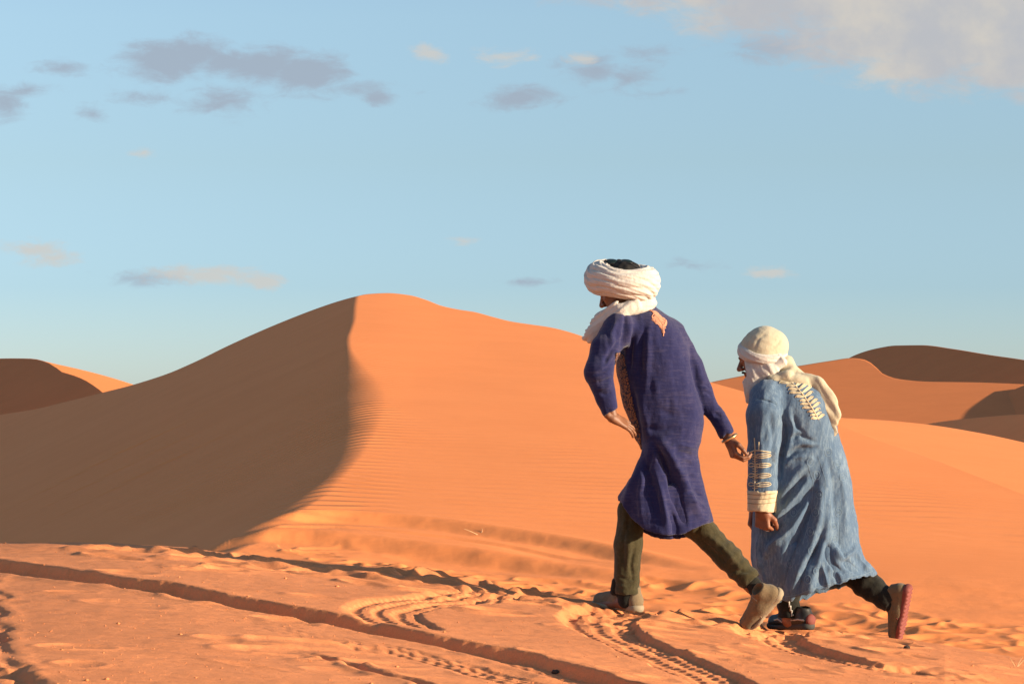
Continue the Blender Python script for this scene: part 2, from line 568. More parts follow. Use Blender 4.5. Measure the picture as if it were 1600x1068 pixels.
# ---- foreground plateau
CR = [(-1500, 800), (-700, 826), (-100, 843), (0, 846), (130, 847.5), (270, 854), (400, 868), (560, 886), (733, 908), (850, 924), (965, 940), (1100, 957), (1165, 967), (1240, 980), (1330, 989), (1400, 997), (1450, 1004), (1600, 1028), (1800, 1060), (2600, 1200)]
YB = [(-1500, 6.2), (0, 6.9), (500, 7.6), (965, 8.7), (1230, 9.6), (1600, 11.0), (2600, 12)]
YC = [(-1500, 14), (0, 13.55), (270, 13.5), (500, 13.35), (733, 13.1), (965, 12.75), (1200, 12.85), (1450, 12.6), (1600, 12.4), (2600, 11.9)]


def ground_q(u, r):
    rc, yb, yc = curve(CR, u), curve(YB, u), curve(YC, u)
    rbm = np.maximum(1068.0, rc + 60)
    t = (r - rc) / (rbm - rc)
    return 1 / yc + (1 / yb - 1 / yc) * t


U2 = np.r_[np.linspace(-1500, -40, 90)[:-1], np.linspace(-40, 1640, 1180), np.linspace(1640, 2600, 60)[1:]]
rc = curve(CR, U2)
nf = 420
hi = np.maximum(1072.0, rc + 70)
t = np.linspace(0, 1, nf)
Rf = hi[:, None] + (rc - hi)[:, None] * t[None]
cz = np.geomspace(1, 60, 40)[::-1]
Rn = hi[:, None] + (cz[None] - 1) * 45 + 0 * hi[:, None]
R2 = np.concatenate([Rn[:, :-1], Rf], 1)
Ug2 = np.repeat(U2[:, None], R2.shape[1], 1)
Y2 = 1 / ground_q(Ug2, R2)
G = W(Ug2, R2, Y2)
# large-row extrapolation would tilt oddly under the camera: blend to level ground there
lev = sstep(1400, 1900, R2)
gl = 0.86 * F / (R2 - HOR)
G = np.where(lev[..., None] > 0, W(Ug2, R2, Y2 * (1 - lev) + gl * lev), G)
X, Y = G[..., 0], G[..., 1]
gq = ground_q
G[..., 2] += 0.010 * fbm(X * 0.9, Y * 0.6, 4) + 0.003 * fbm(X * 4.1, Y * 2.5, 4) + 0.0022 * fbm(X * 15, Y * 9, 4)
ridge = sstep(60, 8, R2 - rc[:, None]) * sstep(100, 400, Ug2)
G[..., 2] += ridge * (0.015 * fbm(X * 1.3 + 3, Y * 1.0, 4) + 0.005 * fbm(X * 4, Y * 3, 3)) * sstep(1500, 1000, Ug2)
crest_l = sstep(34, 6, R2 - rc[:, None]) * sstep(420, 250, Ug2)
G[..., 2] += crest_l * (0.018 * fbm(X * 2.5 + 3, Y * 2.0, 4) + 0.012)
T1 = [(-260, 852), (-120, 862), (0, 878), (62, 888), (125, 897), (187, 905), (250, 914), (312, 925), (375, 938), (437, 949), (500, 960), (610, 981),
      (715, 1001), (820, 1024), (890, 1043), (970, 1066), (1060, 1096)]
T1 = [(u - 18, r + 2) for u, r in T1]
rut(G, Ug2, T1, gq, 0.40, 0.052, 0.12, 0.05, 4, tread_h=.006)
T1b = [(u - 46, r + 13 + max(0, u) * .012) for u, r in T1[8:]]
rut(G, Ug2, T1b, gq, 0.24, 0.007, 0.2, 0.03, 4, tread_h=.007, rough=.8, fade=(1.6, 0))
T3 = [(1150, 938), (1060, 944), (1000, 949), (950, 954), (925, 962), (930, 975), (965, 992), (1020, 1015), (1090, 1044), (1150, 1072), (1250, 1130)]
rut(G, Ug2, T3, gq, 0.36, 0.030, 0.04, 0.05, 4, fade=(1.1, 0), tread_h=.008)
T4 = [(1340, 982), (1260, 979), (1210, 982), (1190, 990), (1215, 1003), (1290, 1024), (1370, 1040), (1450, 1050), (1530, 1058)]
rut(G, Ug2, T4, gq, 0.36, 0.030, 0.06, 0.05, 4, fade=(.3, .5), tread_h=.008)
T2 = [(850, 922), (780, 926), (715, 934), (650, 939), (605, 946), (590, 954), (610, 968), (640, 980)]
rut(G, Ug2, T2, gq, 0.36, 0.013, 0.05, 0.05, 4, fade=(.5, .2), tread_h=.010)
T5 = [(470, 1016), (500, 1026), (545, 1036), (590, 1050), (650, 1068), (700, 1090)]
rut(G, Ug2, T5, gq, 0.07, 0.016, 0.4, 0.025, 0, fade=(.2, 0), rough=1.0)
T6 = [(-10, 900), (0, 950), (8, 1000), (14, 1045), (25, 1110)]
rut(G, Ug2, T6, gq, 0.07, 0.008, 0.3, 0.03, 0, rough=1.0)
T7 = [(-70, 1035), (-10, 1058), (30, 1076), (70, 1106)]
rut(G, Ug2, T7, gq, 0.26, 0.022, 0.2, 0.08, 0)
lst = []
for k in range(90):
    u = rs.uniform(180, 1400)
    lst.append((u, curve(CR, u) + abs(rs.normal(0, 13)) + 2, rs.uniform(.09, .18), rs.uniform(.05, .1), rs.uniform(.006, .016), rs.uniform(-.8, .8)))
for k in range(60):
    u = rs.uniform(-20, 1620)
    lst.append((u, rs.uniform(float(curve(CR, u)) + 20, 1068), rs.uniform(.06, .16), rs.uniform(.04, .09), rs.uniform(.002, .006), rs.uniform(-.9, .9)))
lst += [(555, 1012, .28, .10, .009, .1), (470, 892, .3, .1, .018, -.3), (760, 912, .2, .1, .02, 0), (690, 916, .3, .07, .018, -.3)]
pits(G, gq, lst)
# lee side of the plateau edge
back = []
for (dy, dz) in [(0.15, 0.02), (.5, .12), (1.2, .35), (2.5, .8), (5, 1.4)]:
    B = G[:, -1].copy()
    B[:, 0] *= (B[:, 1] + dy) / B[:, 1]
    B[:, 1] += dy
    B[:, 2] -= dz
    back.append(B[:, None])
Gd = np.concatenate([G] + back, 1)
z0 = np.zeros(Gd.shape[0] * Gd.shape[1])
ground = mesh_np('sand_ground', Gd.reshape(-1, 3), grid_quads(*Gd.shape[:2]), M_SAND, attrs={'ripple': z0, 'phase': z0})
tag(ground, 'foreground of pale orange sand crossed by wheel ruts with tread marks', kind='structure')


# ---- far dunes and the desert floor
def far_dune(name, label, tops, ulo, uhi, rbot_, P, a, b, shades=(), n=300, m=120, wob=0.0, mat=None, warp_=None):
    u = np.linspace(ulo, uhi, n)
    tp = curve(tops, u)
    bt = np.maximum(rbot_, tp + 30)
    v = np.linspace(0, 1, m) ** 0.9
    R = bt[:, None] + (tp - bt)[:, None] * v[None]
    Uu = np.repeat(u[:, None], m, 1)
    q = plane_q(Uu, R, P, a, b)
    if warp_ is not None:
        q = q * warp_(Uu, R)
    for (poly, k, soft, sgn) in shades:
        d, s, _, _ = seg_dist(Uu, R, resample(poly, 60))
        e = d * s * sgn                                    # positive beyond the line
        q = q - k * np.where(e > 0, np.sqrt(e * e + soft * soft) - soft, 0)
    Pp = W(Uu, R, 1 / np.maximum(q, 1 / 900.0))
    Pp[..., 2] += wob * fbm(Pp[..., 0] * 0.05, Pp[..., 1] * 0.05, 4) * sstep(0, .2, 1 - v)[None]
    bk = []
    D = P[1] * 0.02
    for (dy, dz) in [(1, .08), (3, .5), (8, 2.0), (16, 4.5), (30, 9)]:
        B = Pp[:, -1].copy()
        B[:, 0] *= (B[:, 1] + dy * D) / B[:, 1]
        B[:, 1] += dy * D
        B[:, 2] = np.maximum(B[:, 2] - dz * D, -4)
        bk.append(B[:, None])
    Pp = np.concatenate([Pp] + bk, 1)
    o = mesh_np(name, Pp.reshape(-1, 3), grid_quads(*Pp.shape[:2]), mat or M_FAR)
    tag(o, label, kind='structure')
    return o


far_dune('far_dune', 'thin sunlit slope of the distant dune at the left edge',
         [(-900, 660), (-400, 610), (-100, 575), (-30, 566), (20, 562), (60, 563), (90, 569), (130, 578), (170, 588.5), (210, 601), (260, 618), (420, 670)],
         -900, 420, 720, (-24, 150, 2.3), -0.14, 0.10, mat=M_DUNE)
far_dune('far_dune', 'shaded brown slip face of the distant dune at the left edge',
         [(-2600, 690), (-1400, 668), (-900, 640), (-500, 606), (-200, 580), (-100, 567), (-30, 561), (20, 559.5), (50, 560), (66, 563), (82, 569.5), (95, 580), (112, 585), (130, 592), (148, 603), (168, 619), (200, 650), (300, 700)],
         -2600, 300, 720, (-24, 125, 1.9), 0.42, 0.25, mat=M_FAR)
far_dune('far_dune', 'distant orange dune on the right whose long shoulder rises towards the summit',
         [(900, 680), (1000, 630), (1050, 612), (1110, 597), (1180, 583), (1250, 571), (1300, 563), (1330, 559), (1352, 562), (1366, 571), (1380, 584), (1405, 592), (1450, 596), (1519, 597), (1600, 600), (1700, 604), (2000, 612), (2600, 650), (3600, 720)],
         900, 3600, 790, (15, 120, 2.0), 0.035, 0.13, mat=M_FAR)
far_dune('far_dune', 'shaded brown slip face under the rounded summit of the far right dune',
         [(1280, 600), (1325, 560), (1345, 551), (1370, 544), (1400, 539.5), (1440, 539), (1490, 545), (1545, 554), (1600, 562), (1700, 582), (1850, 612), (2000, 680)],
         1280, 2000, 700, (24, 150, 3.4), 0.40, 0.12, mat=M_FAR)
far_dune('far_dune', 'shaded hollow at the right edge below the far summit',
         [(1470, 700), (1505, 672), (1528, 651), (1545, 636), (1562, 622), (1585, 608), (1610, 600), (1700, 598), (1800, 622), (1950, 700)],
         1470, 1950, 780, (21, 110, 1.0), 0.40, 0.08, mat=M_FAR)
far_dune('middle_dune', 'low sunlit dune between the near slope and the far dunes on the right',
         [(1050, 640), (1200, 643), (1310, 652), (1380, 656), (1450, 663), (1530, 676), (1600, 691), (1700, 716), (1900, 770), (2600, 900)],
         1050, 2600, 900, (12, 60, -.4), -0.12, 0.06, mat=M_DUNE)
far_dune('shaded_dune', 'shaded grey brown dune flank at the right edge of the view',
         [(1380, 690), (1430, 668), (1450, 662), (1490, 656), (1540, 651), (1600, 647), (1700, 648), (1900, 672), (2300, 760)],
         1380, 2300, 800, (17, 85, -.4), 0.38, 0.06, mat=M_DUNE)
fl = []
n = 40
rr = np.r_[0, np.geomspace(60, 6000, n)]
th = np.linspace(0, 2 * math.pi, 73)
FX = rr[:, None] * np.cos(th)[None]
FY = rr[:, None] * np.sin(th)[None]
FZ = -3.2 + 1.2 * fbm(FX / 90, FY / 90, 3) * sstep(80, 200, rr)[:, None]
floor = mesh_np('desert_floor', np.stack([FX, FY, FZ], -1).reshape(-1, 3), grid_quads(len(rr), 73), M_FAR)
tag(floor, 'flat desert sand reaching to the horizon', kind='structure')
# ------------------------------------------------------------------ modelling kit: smooth solids meshed by surface nets
f32 = np.float32


def solid(fn, lo, hi, h):
    lo, hi = np.array(lo, float), np.array(hi, float)
    B = 8
    nb = np.ceil((hi - lo) / (h * B)).astype(int)
    n = nb * B
    cen = [lo[k] + (np.arange(nb[k]) + 0.5) * B * h for k in range(3)]
    CP = np.stack(np.meshgrid(*cen, indexing='ij'), -1).reshape(-1, 3).astype(f32)
    cd = fn(CP).reshape(nb)
    keep = np.abs(cd) < 15 * h
    full = np.repeat(np.repeat(np.repeat(np.where(cd > 0, 1.0, -1.0), B, 0), B, 1), B, 2).astype(f32)
    km = np.repeat(np.repeat(np.repeat(keep, B, 0), B, 1), B, 2)
    k2 = km.copy()
    for ax in range(3):
        k2 |= np.roll(k2, 1, ax)
    idx = np.argwhere(k2)
    full[k2] = fn((lo + idx * h).astype(f32))
    D = full
    s = D < 0
    c = np.zeros(tuple(n - 1), np.int8)
    for a in (0, 1):
        for b_ in (0, 1):
            for e in (0, 1):
                c += s[a:n[0] - 1 + a, b_:n[1] - 1 + b_, e:n[2] - 1 + e]
    cells = np.argwhere((c > 0) & (c < 8))
    vid = -np.ones(tuple(n - 1), np.int64)
    vid[tuple(cells.T)] = np.arange(len(cells))
    acc = np.zeros((len(cells), 3))
    cnt = np.zeros(len(cells))
    cor = [np.array(x) for x in ((0, 0, 0), (1, 0, 0), (0, 1, 0), (1, 1, 0), (0, 0, 1), (1, 0, 1), (0, 1, 1), (1, 1, 1))]
    val = [D[tuple((cells + x).T)] for x in cor]
    for i in range(8):
        for j in range(i + 1, 8):
            if np.abs(cor[i] - cor[j]).sum() == 1:
                va, vb = val[i], val[j]
                m = (va < 0) != (vb < 0)
                t = va[m] / (va[m] - vb[m])
                acc[m] += cor[i] + t[:, None] * (cor[j] - cor[i])
                cnt[m] += 1
    V = lo + (cells + acc / cnt[:, None]) * h
    quads = []
    for ax in range(3):
        o1, o2 = (ax + 1) % 3, (ax + 2) % 3
        sl0, sl1 = [slice(None)] * 3, [slice(None)] * 3
        sl0[ax], sl1[ax] = slice(0, -1), slice(1, None)
        ch = s[tuple(sl0)] != s[tuple(sl1)]
        e = np.argwhere(ch)
        e = e[(e[:, o1] > 0) & (e[:, o2] > 0) & (e[:, o1] < n[o1] - 1) & (e[:, o2] < n[o2] - 1)]
        inside = s[tuple(e.T)]
        d1, d2 = np.zeros(3, int), np.zeros(3, int)
        d1[o1], d2[o2] = 1, 1
        q = np.stack([vid[tuple((e - d1 - d2).T)], vid[tuple((e - d2).T)], vid[tuple(e.T)], vid[tuple((e - d1).T)]], 1)
        q[~inside] = q[~inside][:, ::-1]
        quads.append(q)
    Q = np.concatenate(quads)
    return V, Q[(Q >= 0).all(1)]


def vnormals(V, Q):
    fn_ = np.cross(V[Q[:, 2]] - V[Q[:, 0]], V[Q[:, 3]] - V[Q[:, 1]])
    N = np.zeros_like(V)
    for k in range(4):
        np.add.at(N, Q[:, k], fn_)
    return N / (np.linalg.norm(N, axis=1, keepdims=True) + 1e-12)


def relax(V, Q, it=1, f=0.5):
    for _ in range(it):
        S = np.zeros_like(V)
        c = np.zeros(len(V))
        for a, b_ in ((0, 1), (1, 2), (2, 3), (3, 0)):
            np.add.at(S, Q[:, a], V[Q[:, b_]])
            np.add.at(S, Q[:, b_], V[Q[:, a]])
            np.add.at(c, Q[:, a], 1)
            np.add.at(c, Q[:, b_], 1)
        V = V * (1 - f) + f * S / np.maximum(c, 1)[:, None]
    return V


def cone(P, a, b_, ra, rb, ax=None, k=1.0):
    """tapered capsule; squashed by k along the axis ax"""
    a, b_ = np.asarray(a, f32), np.asarray(b_, f32)
    d = b_ - a
    t = np.clip(((P - a) @ d) / max(float(d @ d), 1e-9), 0, 1)
    v = P - a - t[:, None] * d
    if ax is not None:
        ax = np.asarray(ax, f32)
        ax = ax / np.linalg.norm(ax)
        v = v + ax * ((v @ ax) * (k - 1))[:, None]
        return (np.linalg.norm(v, axis=1) - (ra + t * (rb - ra))) / max(1.0, k ** .7)
    return np.linalg.norm(v, axis=1) - (ra + t * (rb - ra))


def ell(P, c, axes, rad):
    """ellipsoid with given orthonormal axes"""
    v = P - np.asarray(c, f32)
    q = np.stack([(v @ np.asarray(axes[i], f32)) / rad[i] for i in range(3)], 1)
    l = np.linalg.norm(q, axis=1)
    g_ = np.linalg.norm(q / np.array(rad, f32), axis=1) + 1e-9
    return l * (l - 1) / g_


def sm(a, b_, k):
    h = np.clip(0.5 + 0.5 * (b_ - a) / k, 0, 1)
    return b_ + (a - b_) * h - k * h * (1 - h)


def chain(P, pts, rads, k=0.01, ax=None, sq=1.0):
    d = None
    for i in range(len(pts) - 1):
        c = cone(P, pts[i], pts[i + 1], rads[i], rads[i + 1], ax, sq)
        d = c if d is None else (np.minimum(d, c) if k == 0 else sm(d, c, k))
    return d


def ridged(x, y, o=3):
    """sharp valleys between soft swells, as in gathered cloth"""
    return 2.2 * np.abs(fbm(x, y, o)) - .42


def unit(v):
    v = np.asarray(v, float)
    return v / np.linalg.norm(v)


def frame(fwd, up):
    f = unit(fwd)
    s = unit(np.cross(f, up))
    return f, s, np.cross(s, f)        # forward, right, up


def uv_of(V):
    return 800 + F * V[:, 0] / V[:, 1], HOR - F * V[:, 2] / V[:, 1]


def crease(V, Q, lst, k=1.0):
    """press folds into cloth: (traced line, half width in photo px, height in m)"""
    N = vnormals(V, Q)
    u, r = uv_of(V)
    face = np.clip(-N[:, 1] * 1.6 + 0.35, 0, 1)
    dsp = np.zeros(len(V))
    for (poly, w, h) in lst:
        L = resample(poly, 24)
        d, s, arc, tot = seg_dist(u, r, L)
        e = sstep(0, .25, arc / tot) * sstep(0, .25, 1 - arc / tot)
        dsp += h * np.exp(-(d / w) ** 2) * (0.35 + 0.65 * e)
    return V + N * (dsp * face * k)[:, None]


def cloth_noise(V, Q, amp, dirv, s1, s2):
    """soft folds running along dirv"""
    N = vnormals(V, Q)
    d = unit(dirv)
    p = unit(np.cross(d, (0.3, -1, 0.1)))
    a = V @ d
    b_ = V @ p + 0.35 * V[:, 1]
    n = fbm(b_ * s1 + 3, a * s2 + V[:, 1] * 2, 3)
    return V + N * (amp * n)[:, None]


def person_root(label, loc):
    o = link('person', None)
    o.empty_display_size = 0.2
    o.location = loc
    return tag(o, label, 'person')


def part(name, V, Q, m, root, attrs=None):
    loc = np.array(root.matrix_basis.translation) if root is not None else np.zeros(3)
    r = root
    while r is not None and r.parent is not None:
        r = r.parent
        loc = loc + np.array(r.matrix_basis.translation)
    return mesh_np(name, V - loc, Q, m, root, attrs)


def patch(V, Q, poly, off, both=False, cond=None):
    """cut the piece of cloth inside a traced outline and lift it a little"""
    u, r = uv_of(V)
    N = vnormals(V, Q)
    P = np.array(poly, float)
    ins = np.zeros(len(V), bool)
    j = len(P) - 1
    for i in range(len(P)):
        c = ((P[i, 1] > r) != (P[j, 1] > r)) & (u < (P[j, 0] - P[i, 0]) * (r - P[i, 1]) / (P[j, 1] - P[i, 1] + 1e-9) + P[i, 0])
        ins ^= c
        j = i
    if not both:
        ins &= N[:, 1] < 0.1
    if cond is not None:
        ins &= cond(V)
    fm = ins[Q].all(1)
    q = Q[fm]
    ids = np.unique(q)
    mp = -np.ones(len(V), int)
    mp[ids] = np.arange(len(ids))
    q = mp[q]
    Vo = V[ids] + N[ids] * off
    Vi = V[ids] - N[ids] * 0.002
    # rim: close the edge so that it has a thickness
    e = np.concatenate([q[:, [0, 1]], q[:, [1, 2]], q[:, [2, 3]], q[:, [3, 0]]])
    key = np.sort(e, 1)
    kk = key[:, 0].astype(np.int64) * len(ids) + key[:, 1]
    un, inv, ct = np.unique(kk, return_inverse=True, return_counts=True)
    be = e[ct[inv] == 1]
    n = len(ids)
    side = np.stack([be[:, 1], be[:, 0], be[:, 0] + n, be[:, 1] + n], 1)
    return np.concatenate([Vo, Vi]), np.concatenate([q, side])


def tube(pts, rad, seg=6, closed=False):
    P = np.asarray(pts, float)
    n = len(P)
    T = np.gradient(P, axis=0) if not closed else np.roll(P, -1, 0) - np.roll(P, 1, 0)
    T /= np.linalg.norm(T, axis=1, keepdims=True) + 1e-12
    ref = np.array([0.13, -0.95, 0.28])
    A = np.cross(T, ref)
    A /= np.linalg.norm(A, axis=1, keepdims=True) + 1e-12
    Bn = np.cross(T, A)
    rad = np.broadcast_to(np.asarray(rad, float), (n,))
    th = np.arange(seg) * 2 * math.pi / seg
    V = P[:, None] + rad[:, None, None] * (np.cos(th)[None, :, None] * A[:, None] + np.sin(th)[None, :, None] * Bn[:, None])
    V = V.reshape(-1, 3)
    q = []
    m = n if closed else n - 1
    for i in range(m):
        i2 = (i + 1) % n
        for k in range(seg):
            k2 = (k + 1) % seg
            q.append((i * seg + k, i * seg + k2, i2 * seg + k2, i2 * seg + k))
    if not closed:
        for base in (0, (n - 1) * seg):
            c = len(V)
            V = np.concatenate([V, V[base:base + seg].mean(0)[None]])
            for k in range(0, seg):
                q.append((base + k, base + (k + 1) % seg, c, c) if base else (base + (k + 1) % seg, base + k, c, c))
    q = [t_ for t_ in q]
    return V, np.array([t_ if t_[2] != t_[3] else (t_[0], t_[1], t_[2], t_[2]) for t_ in q])


class Bag:
    def __init__(self):
        self.V, self.Q, self.n = [], [], 0

    def add(self, V, Q):
        Q = Q[Q[:, 2] != Q[:, 3]] if len(Q) else Q
        self.V.append(V)
        self.Q.append(Q + self.n)
        self.n += len(V)
        return self

    def get(self):
        return np.concatenate(self.V), np.concatenate(self.Q)


class Skin:
    """ray lookups from the lens onto a cloth so that stitching can be laid on it"""
    def __init__(self, V, Q):
        self.t = BVHTree.FromPolygons([tuple(v) for v in V], [tuple(int(i) for i in q) for q in Q])

    def at(self, u, r, off=0.002):
        d = Vector(((u - 800) / F, 1, (HOR - r) / F)).normalized()
        h = self.t.ray_cast(Vector((0, 0, 0)), d)
        if h[0] is None:
            return None
        n = h[1]
        if n.dot(d) > 0:
            n = -n
        return np.array(h[0] + n * off)

    def cord(self, pts, rad, off=0.001, n=None, closed=False):
        L = resample(pts, n or max(4, int(sum(math.dist(a, b_) for a, b_ in zip(pts[:-1], pts[1:])) / 1.3)))
        W_ = [self.at(u, r, off) for u, r in L]
        W_ = [w for w in W_ if w is not None]
        if len(W_) < 3:
            return None
        W_ = np.array(W_)
        j = np.linalg.norm(np.diff(W_, axis=0), axis=1)
        if j.max() > 0.05:
            return None
        return tube(W_, rad, 6)


def head_fn(P, c, fwd, up, s=1.0):
    f, rt, u = frame(fwd, up)
    c = np.asarray(c, float)
    at = lambda a, b_, e: c + s * (f * a + rt * b_ + u * e)
    d = ell(P, at(-.005, 0, .02), (f, rt, u), (.1 * s, .078 * s, .105 * s))
    d = sm(d, cone(P, at(.03, 0, -.045), at(.066, 0, -.098), .056 * s, .030 * s), .03)
    d = sm(d, cone(P, at(.03, .03, -.06), at(.03, -.03, -.06), .035 * s, .035 * s), .03)
    d = sm(d, cone(P, at(.086, -.03, .022), at(.086, .03, .022), .012 * s, .012 * s), .012)      # brow
    d = sm(d, cone(P, at(.05, -.05, -.022), at(.062, -.03, -.025), .018 * s, .016 * s), .015)      # cheekbones
    d = sm(d, cone(P, at(.05, .05, -.022), at(.062, .03, -.025), .018 * s, .016 * s), .015)
    for q in (-1, 1):
        d = -sm(-d, cone(P, at(.102, q * .031, .0), at(.1, q * .034, .0), .014 * s, .014 * s), .008)
        d = sm(d, cone(P, at(.078, q * .031, .0), at(.079, q * .031, .0), .0125 * s, .0125 * s), .003)  # eyes
        d = sm(d, ell(P, at(-.012, q * .081, -.012), (unit(f + .3 * u), rt, unit(u - .3 * f)), (.018 * s, .010 * s, .031 * s)), .006)
    d = sm(d, cone(P, at(.092, 0, .012), at(.117, 0, -.028), .009 * s, .0125 * s), .010)            # nose
    d = sm(d, cone(P, at(.103, -.011, -.033), at(.103, .011, -.033), .009 * s, .009 * s), .006)
    d = sm(d, cone(P, at(.090, -.018, -.060), at(.090, .018, -.060), .0075 * s, .0075 * s), .005)   # lips
    d = sm(d, cone(P, at(.088, -.015, -.071), at(.088, .015, -.071), .0075 * s, .0075 * s), .004)
    return d


def hand_pts(wrist, dirn, palm, curls, thumb_side=1, s=1.0, spread=0.10, thumb_in=0.6):
    """joint chains of a hand: dirn points to the knuckles, palm is the direction the palm faces"""
    d = unit(dirn)
    n = unit(np.asarray(palm) - d * np.dot(palm, d))
    sd = np.cross(d, n) * thumb_side                 # towards the thumb
    w = np.asarray(wrist, float)
    out = []
    Ls = ((.042, .026, .021), (.046, .029, .022), (.043, .027, .021), (.034, .021, .019))
    for i, off in enumerate((.031, .011, -.010, -.030)):
        k = w + s * (d * (.088 - .006 * abs(i - 1)) + sd * off)
        dd = unit(d + sd * spread * (1.2 - i * .8))
        pts = [k]
        a = 0
        for L, cu in zip(Ls[i], curls[i]):
            a += cu
            dr = dd * math.cos(a) + n * math.sin(a)
            pts.append(pts[-1] + s * L * dr)
        out.append(pts)
    t0 = w + s * (d * .022 + sd * .026 + n * .008)
    t1 = t0 + s * .043 * unit(d * .75 + sd * .75 + n * .45 * thumb_in)
    t2 = t1 + s * .032 * unit(d * .95 + sd * .25 * (1 - thumb_in) + n * .7 * thumb_in)
    t3 = t2 + s * .026 * unit(d * .95 - sd * .25 + n * .8 * thumb_in)
    return out, [t0, t1, t2, t3], (w, d, n, sd)


def hand_fn(P, H, s=1.0):
    fing, th, (w, d, n, sd) = H
    pal = None
    for i, f_ in enumerate(fing):
        c = cone(P, w + sd * (.020 - i * .0133) * s, f_[0], .0155 * s, .0115 * s)
        pal = c if pal is None else sm(pal, c, .012)
    pal = sm(pal, cone(P, w - d * .03 * s, w + d * .015 * s, .026 * s, .026 * s, n, 1.25), .02)
    pal = sm(pal, cone(P, th[0], th[1], .016 * s, .0125 * s), .012)
    rad = (.0100, .0090, .0082, .0070)
    o = pal
    for i, f_ in enumerate(fing):
        q = .92 if i == 3 else 1.0
        o = sm(o, chain(P, f_, [x * s * q for x in rad], .0015), .004)
    return sm(o, chain(P, th[1:], [.0118 * s, .0102 * s, .0082 * s], .002), .005)


def solid_hand(H, s=1.0, h=0.0026, arm=None):
    pts = np.array([p_ for f_ in H[0] for p_ in f_] + H[1] + [H[2][0] - H[2][1] * .05])
    if arm is not None:
        pts = np.vstack([pts, arm])
    return solid(lambda P: hand_fn(P, H, s) if arm is None else sm(hand_fn(P, H, s), cone(P, H[2][0] - H[2][1] * .01, arm, .026 * s, .033 * s), .02),
                 pts.min(0) - .045, pts.max(0) + .045, h)


def loft_fn(rowsL, rowsR, Y0, cyf, ayf, amp=None, ex=2.25):
    """cloth body whose left/right outline follows traced rows at distance Y0; cyf/ayf give centre and half depth by row"""
    rr_ = np.arange(440, 1000, 1.0)
    Lc, Rc = curve(rowsL, rr_), curve(rowsR, rr_)
    cyv, ayv = curve(cyf, rr_), curve(ayf, rr_)

    def fn(P):
        r = HOR - F * P[:, 2] / Y0
        ri = np.clip(r, rowsL[0][1] if False else rr_[0], rr_[-1])
        l, g_ = np.interp(ri, rr_, Lc), np.interp(ri, rr_, Rc)
        cy, ay = np.interp(ri, rr_, cyv), np.maximum(np.interp(ri, rr_, ayv), .02)
        cx = ((l + g_) / 2 - 800) / F * Y0
        ax = np.maximum((g_ - l) / 2 / F * Y0, 0.004)
        x, y = (P[:, 0] - cx) / ax, (P[:, 1] - Y0 - cy) / ay
        if amp is not None:
            th = np.arctan2(y, x)
            w = 1 + amp(r, th)
            x, y = x / w, y / w
        l_ = (np.abs(x) ** ex + np.abs(y) ** ex) ** (1 / ex)
        return np.maximum((l_ - 1) * np.minimum(ax, ay) * 0.8, (min(p_[0] for p_ in rowsL) - r) * Y0 / F)
    return fn


# ---- materials of cloth, skin and leather
def cloth_mat(name, c1, c2, weave=900.0, wear=0.5, streak=None, rough=0.95, bstr=0.35, sheen=0.15):
    m, nt, bs = new_mat(name)
    co = node(nt, 'ShaderNodeTexCoord').outputs['Object']
    n1 = noise(nt, co, 7.0, 5, 0.65)
    mp = node(nt, 'ShaderNodeMapping')
    nt.links.new(co, mp.inputs[0])
    mp.inputs['Scale'].default_value = streak or (1, 1, 1)
    n2 = noise(nt, mp.outputs[0], 40.0, 4, 0.7)
    f = math_node(nt, 'MULTIPLY_ADD', n2.outputs[0], 0.65, math_node(nt, 'MULTIPLY', n1.outputs[0], 0.45))
    col = mix_col(nt, smooth(nt, f, 0.5, 0.72, 0, wear), c1, c2)
    nt.links.new(col, bs.inputs['Base Color'])
    bs.inputs['Roughness'].default_value = rough
    bs.inputs['Specular IOR Level'].default_value = 0.12
    bs.inputs['Sheen Weight'].default_value = sheen
    n3 = noise(nt, co, weave, 2, 0.6)
    n4 = noise(nt, co, 28.0, 5, 0.65)
    nrm = bump(nt, n3.outputs[0], bstr, 0.002)
    nrm = bump(nt, n2.outputs[0], bstr, 0.004, nrm)
    nrm = bump(nt, n4.outputs[0], bstr, 0.012, nrm)
    nt.links.new(nrm, bs.inputs['Normal'])
    return m


def skin_mat(name, c):
    m, nt, bs = new_mat(name)
    co = node(nt, 'ShaderNodeTexCoord').outputs['Object']
    n1 = noise(nt, co, 30.0, 4, 0.6)
    col = mix_col(nt, smooth(nt, n1.outputs[0], .35, .7), c, tuple(x * .75 for x in c[:3]) + (1,))
    nt.links.new(col, bs.inputs['Base Color'])
    bs.inputs['Roughness'].default_value = 0.55
    bs.inputs['Subsurface Weight'].default_value = 0.06
    bs.inputs['Subsurface Radius'].default_value = (.01, .004, .002)
    n2 = noise(nt, co, 220.0, 3, 0.6)
    nt.links.new(bump(nt, n2.outputs[0], .3, .002), bs.inputs['Normal'])
    return m


def plain_mat(name, c, rough=0.6, metal=0.0, spec=0.5):
    m, nt, bs = new_mat(name)
    co = node(nt, 'ShaderNodeTexCoord').outputs['Object']
    n1 = noise(nt, co, 60.0, 4, 0.6)
    nt.links.new(mix_col(nt, n1.outputs[0], c, tuple(x * .8 for x in c[:3]) + (1,)), bs.inputs['Base Color'])
    bs.inputs['Roughness'].default_value = rough
    bs.inputs['Metallic'].default_value = metal
    bs.inputs['Specular IOR Level'].default_value = spec
    return m


